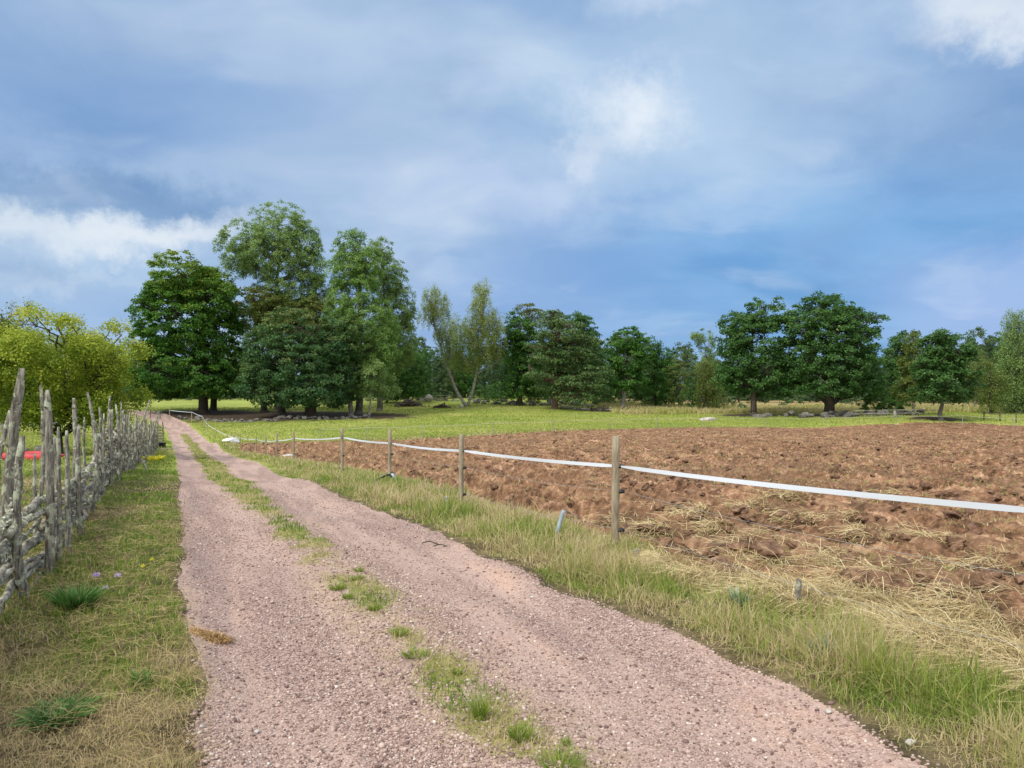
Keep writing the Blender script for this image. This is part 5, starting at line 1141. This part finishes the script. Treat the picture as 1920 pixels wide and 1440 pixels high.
# fallen tape
pp = np.array([pxz(404, 806, 74), pxz(412, 805.5, 74), pxz(420, 807, 74)]); pp[:, 2] = [Gs(a[0], a[1]) + 0.1 for a in pp]
# red kayak in the orchard
def kayak():
    X_, Y_ = at(57, 24.5); z = Gs(X_, Y_); R_ = empty('kayak', (X_, Y_, z), 'red upturned kayak on the lawn behind the pole fence', 'kayak'); R_.rotation_euler = (0, 0, 0.12)
    mb = MB(); k = 17; t = np.linspace(-1, 1, k); L = 1.05; th = np.linspace(0, 2 * math.pi, 14, endpoint=False); V_ = []
    for q in t:
        w_ = 0.28 * max(0.03, (1 - abs(q) ** 2.4)); h_ = 0.20 * max(0.08, 1 - abs(q) ** 3)
        for a in th: V_.append((q * L, math.cos(a) * w_, 0.15 + 0.07 * abs(q) ** 2 + math.sin(a) * h_ * (1.1 if math.sin(a) > 0 else 0.7)))
    i_ = np.arange(k - 1)[:, None] * 14; j_ = np.arange(14)[None]; jn = (j_ + 1) % 14
    mb.add(V_, np.stack([i_ + j_, i_ + 14 + j_, i_ + 14 + jn, i_ + jn], -1).reshape(-1, 4)); link('hull', mb.mesh('hull', MAT['red'], True), R_)
    mb = MB(); tt = np.linspace(0, 2 * math.pi, 20); mb.tube(np.stack([0.35 * np.cos(tt) + 0.15, 0.17 * np.sin(tt) - 0.02, 0.285 + 0 * tt], -1), 0.022, 6, cap=False); link('cockpit_rim', mb.mesh('cockpit_rim', MAT['black']), R_)
kayak()
p = at(80, 31); mb = MB()
tt = np.linspace(0, math.pi, 10)
mb.tube([(-0.22, 0, 0.38), (0.22, 0, 0.38)], [0.24, 0.24], 14); link('log_round', mb.mesh('log_round', MAT['bark_grey'], True), label='short thick log round on the lawn left of the apple tree trunk', cat='log', loc=(p[0], p[1], Gs(*p) - 0.1))
boulder('grey boulder at the left edge of the orchard lawn behind the tallest stake', 10, 60, (0.5, 0.35, 0.3), 9, 'stone')

# weeds, tufts and flowers
def weed(u_, v_, n_, h_, spread, mat, name, label, wd=0.03, cat='weed'):
    p = px(u_, v_); g = float(H(np.array([p[0]]), np.array([p[1]]))[0]); N = n_; a = rng.uniform(0, 6.28, N); rad = spread * np.sqrt(rng.random(N)) * 0.6
    P3 = np.stack([rad * np.cos(a), rad * np.sin(a), np.zeros(N)], -1)
    hh = h_ * rng.uniform(0.4, 1.0, N); le = spread * rng.uniform(0.2, 1.0, N)
    Vb, Qb, Tb, A = blades(P3, hh, le, wd * rng.uniform(0.5, 1.1, N), rng.random(N), head=a + rng.normal(0, 0.5, N))
    # broaden the middle of each leaf
    V5 = Vb.reshape(-1, 5, 3); mid_ = (V5[:, 2] + V5[:, 3]) / 2; base_ = (V5[:, 0] + V5[:, 1]) / 2; dv = V5[:, 3] - V5[:, 2]
    if wd > 0.012: V5[:, 2] = mid_ - dv * 0.75; V5[:, 3] = mid_ + dv * 0.75; V5[:, 0] = base_ - dv * 0.15; V5[:, 1] = base_ + dv * 0.15
    link(name, mesh_np(name, V5.reshape(-1, 3), [Qb, Tb], MAT[mat], {'tint': A}), label=label, cat=cat, loc=(p[0], p[1], g))
weed(142, 1160, 400, 0.15, 0.17, 'weed', 'thistle', 'dark green thistle clump by the near end of the pole fence', 0.0135)
weed(110, 1375, 330, 0.07, 0.17, 'weed', 'clover_patch', 'low dark green leafy patch in the lower left corner of the verge', 0.0135)
weed(268, 1305, 60, 0.09, 0.07, 'weed', 'herb_tuft', 'small green herb tuft in the left verge near the road', 0.012)
weed(1388, 1160, 40, 0.15, 0.08, 'bluegreen', 'herb', 'pale blue green broad leaved herb in the right verge below the sawn post stub', 0.02)
weed(1540, 1262, 34, 0.15, 0.09, 'bluegreen', 'herb', 'blue green broad leaved herb deep in the right verge near the bottom of the picture', 0.014)
for u_, v_, n_, h_, sp, lb in [(900, 1350, 170, 0.11, 0.05, 'tall tuft with dark seed stalks in the middle of the road'), (975, 1388, 200, 0.07, 0.07, 'broad bright green tuft just below the tall stalked tuft on the road'), (1062, 1395, 50, 0.035, 0.035, 'tiny tuft right of the broad bright tuft on the road'), (1050, 1438, 190, 0.06, 0.12, 'wide tuft cut by the bottom edge of the picture on the road'),
        (858, 1265, 80, 0.045, 0.04, 'small star shaped tuft on the road above the tall stalked tuft'), (780, 1232, 150, 0.05, 0.10, 'flat wide tuft across the middle of the road'), (750, 1192, 160, 0.05, 0.08, 'dense mossy green tuft in the road middle above the flat wide tuft'), (702, 1145, 130, 0.055, 0.06, 'bright round tuft alone between the two wheel tracks'), (655, 1122, 110, 0.05, 0.07, 'green tuft at the lower end of the long grass strip'),
        (632, 1105, 160, 0.06, 0.08, 'dark green tuft in the lower long grass strip on the road'), (670, 1088, 90, 0.05, 0.07, 'small tuft right of the grass strip, lower of two'), (672, 1072, 90, 0.05, 0.06, 'small tuft right of the grass strip, upper of two'), (542, 970, 70, 0.05, 0.07, 'small tuft on the road before the near strip begins')]:
    weed(u_, v_, n_, h_, sp, 'grass', 'grass_tuft', lb, 0.006, 'grass tuft')
for o in COL.objects:
    if o.name.startswith('grass_tuft'):
        a = o.data.attributes['tint']; q = np.zeros(len(a.data), dtype=np.float32); a.data.foreach_get('value', q); a.data.foreach_set('value', q * 0.55 + 0.08)
p = px(900, 1345); mb = MB(); g = Gs(*p)
for k in range(8):
    a = random.uniform(-0.05, 0.05); b = random.uniform(-0.04, 0.04); h = random.uniform(0.10, 0.19); mb.tube([(a, b, 0), (a * 1.3, b * 1.3, h * 0.6), (a * 1.9, b * 1.7, h)], [0.0008, 0.0008, 0.0014], 4)
link('seed_stalks', mb.mesh('seed_stalks', MAT['plank']), label='thin dry seed stalks rising from the tall tuft in the road', cat='stalks', loc=(p[0], p[1], g))
def flower(u_, v_, Yd, hd, r0, mat, name, label):
    c_ = pxz(u_, v_, Yd); g = Gs(c_[0], c_[1]); mb = MB(); hgt = c_[2] - g
    R_ = empty(name, (c_[0], c_[1], g), label, 'flower')
    mb.tube([(0, 0, 0), (0.01, 0, hgt * 0.5), (0, 0, hgt)], 0.0018, 5); link('stalk', mb.mesh('stalk', MAT['weed']), R_)
    n_ = 46; d = rng.normal(size=(n_, 3)); d[:, 2] = np.abs(d[:, 2]) * 0.7; d /= np.linalg.norm(d, axis=1)[:, None]
    V_, Q_, A_ = leaf_cards(np.array([0, 0, hgt]) + d * r0 * 0.7, d, np.full(n_, r0 * 0.75), rng.random(n_)); link('bloom', mesh_np('bloom', V_, [Q_], MAT[mat], {'tint': A_}), R_)
flower(180, 1079, 6.1, 0, 0.030, 'violet', 'scabious', 'lilac scabious bloom above the thistle, left one of three')
flower(221, 1080, 6.2, 0, 0.030, 'violet', 'scabious', 'pale lilac scabious bloom, right one of three above the thistle')
flower(197, 1104, 5.9, 0, 0.030, 'violet', 'scabious', 'lilac scabious bloom, lowest of three above the thistle')
flower(1415, 1111, 6.4, 0, 0.024, 'violet', 'scabious', 'single lilac bloom at the edge of the straw on the right verge')
for u_, v_, Yd, lb in [(268, 1062, 6.6, 'small yellow flower left of a pair in the left verge'), (285, 1050, 6.8, 'small yellow flower right of a pair in the left verge')]:
    flower(u_, v_, Yd, 0, 0.022, 'yellow', 'yellow_flower', lb)
weed(287, 868, 120, 0.20, 0.35, 'yellow', 'yellow_herb', 'bright yellow herb patch beside the far stretch of the pole fence', 0.05)
# rusty hay scrap on the road
p = px(396, 1200); n_ = 900; a = rng.uniform(0, 6.28, n_); q = np.sqrt(rng.random(n_)); x = p[0] + 0.13 * q * np.cos(a); y = p[1] + 0.10 * q * np.sin(a)
Vb, Qb, A = strands(x, y, H(x, y) + rng.uniform(0.003, 0.02, n_), rng.uniform(0.02, 0.07, n_), np.clip(rng.normal(0.25, 0.2, n_), 0, 1), np.full(n_, 0.003), rng.uniform(0, 0.01, n_))
m_ = leaf_mat('rusty_hay', (0.36, 0.19, 0.07), (0.62, 0.42, 0.18), (0.80, 0.66, 0.36), 0.1); link('hay_scrap', mesh_np('hay_scrap', Vb, [Qb], m_, {'tint': A}), label='orange brown scrap of hay on the left edge of the road', cat='hay')

# ------------------------------------------------------------------ clods and turned sods in the field
x, y = sample_region(9000, 5, 75, -25, 42, 1.3); M = masks(x, y); cl = fbm(x * 0.55, y * 0.55, 3, 95)
k = (M['field'] > 0.25) & (rng.random(len(x)) < 0.25 + 0.9 * (cl > 0.5)); x = x[k]; y = y[k]; z = H(x, y); mb = MB(); mg = []
for q in range(len(x)):
    r = math.hypot(x[q], y[q]); s_ = rng.gamma(2.0, 0.022) + 0.025
    s_ = min(s_, 0.13); mb.rock((x[q], y[q], z[q] + s_ * 0.15), (s_ * 1.25, s_, s_ * rng.uniform(0.5, 0.9)), q, 0.0, (3 if r < 12 else 2) if r < 25 else 1, 0.75)
for q, (p_, a_, b_) in enumerate(SODP): mb.rock((p_[0], p_[1], float(H(p_[:1], p_[1:])[0]) + b_ * 0.15), (a_, a_ * 0.7, b_), 900 + q, 0.0, 3, 0.7)
link('soil_clods', mb.mesh('soil_clods', MAT['clod'], False), label='dark turned clods and sods scattered over the ploughed field', cat='soil clods', kind='stuff'); print('clods', len(x))
for (u_, v_, s_, lb) in [(1812, 1212, 0.045, 'black lump of dung on the straw, middle of three near the right edge'), (1758, 1235, 0.04, 'black lump of dung on the straw, left of three near the right edge'), (1862, 1222, 0.04, 'black lump of dung on the straw, rightmost of three')]:
    p = px(u_, v_); mb = MB(); g = float(H(np.array([p[0]]), np.array([p[1]]))[0])
    for q in range(4): mb.rock((rng.normal(0, s_ * 0.8), rng.normal(0, s_ * 0.6), s_ * 0.7), (s_, s_ * 0.8, s_ * 0.6), int(u_) + q, 0, 2, 0.4)
    link('dung_lump', mb.mesh('dung_lump', flat('dung%d' % u_, (0.035, 0.025, 0.022), 0.9)), label=lb, cat='dung', loc=(p[0], p[1], g))
print('done')
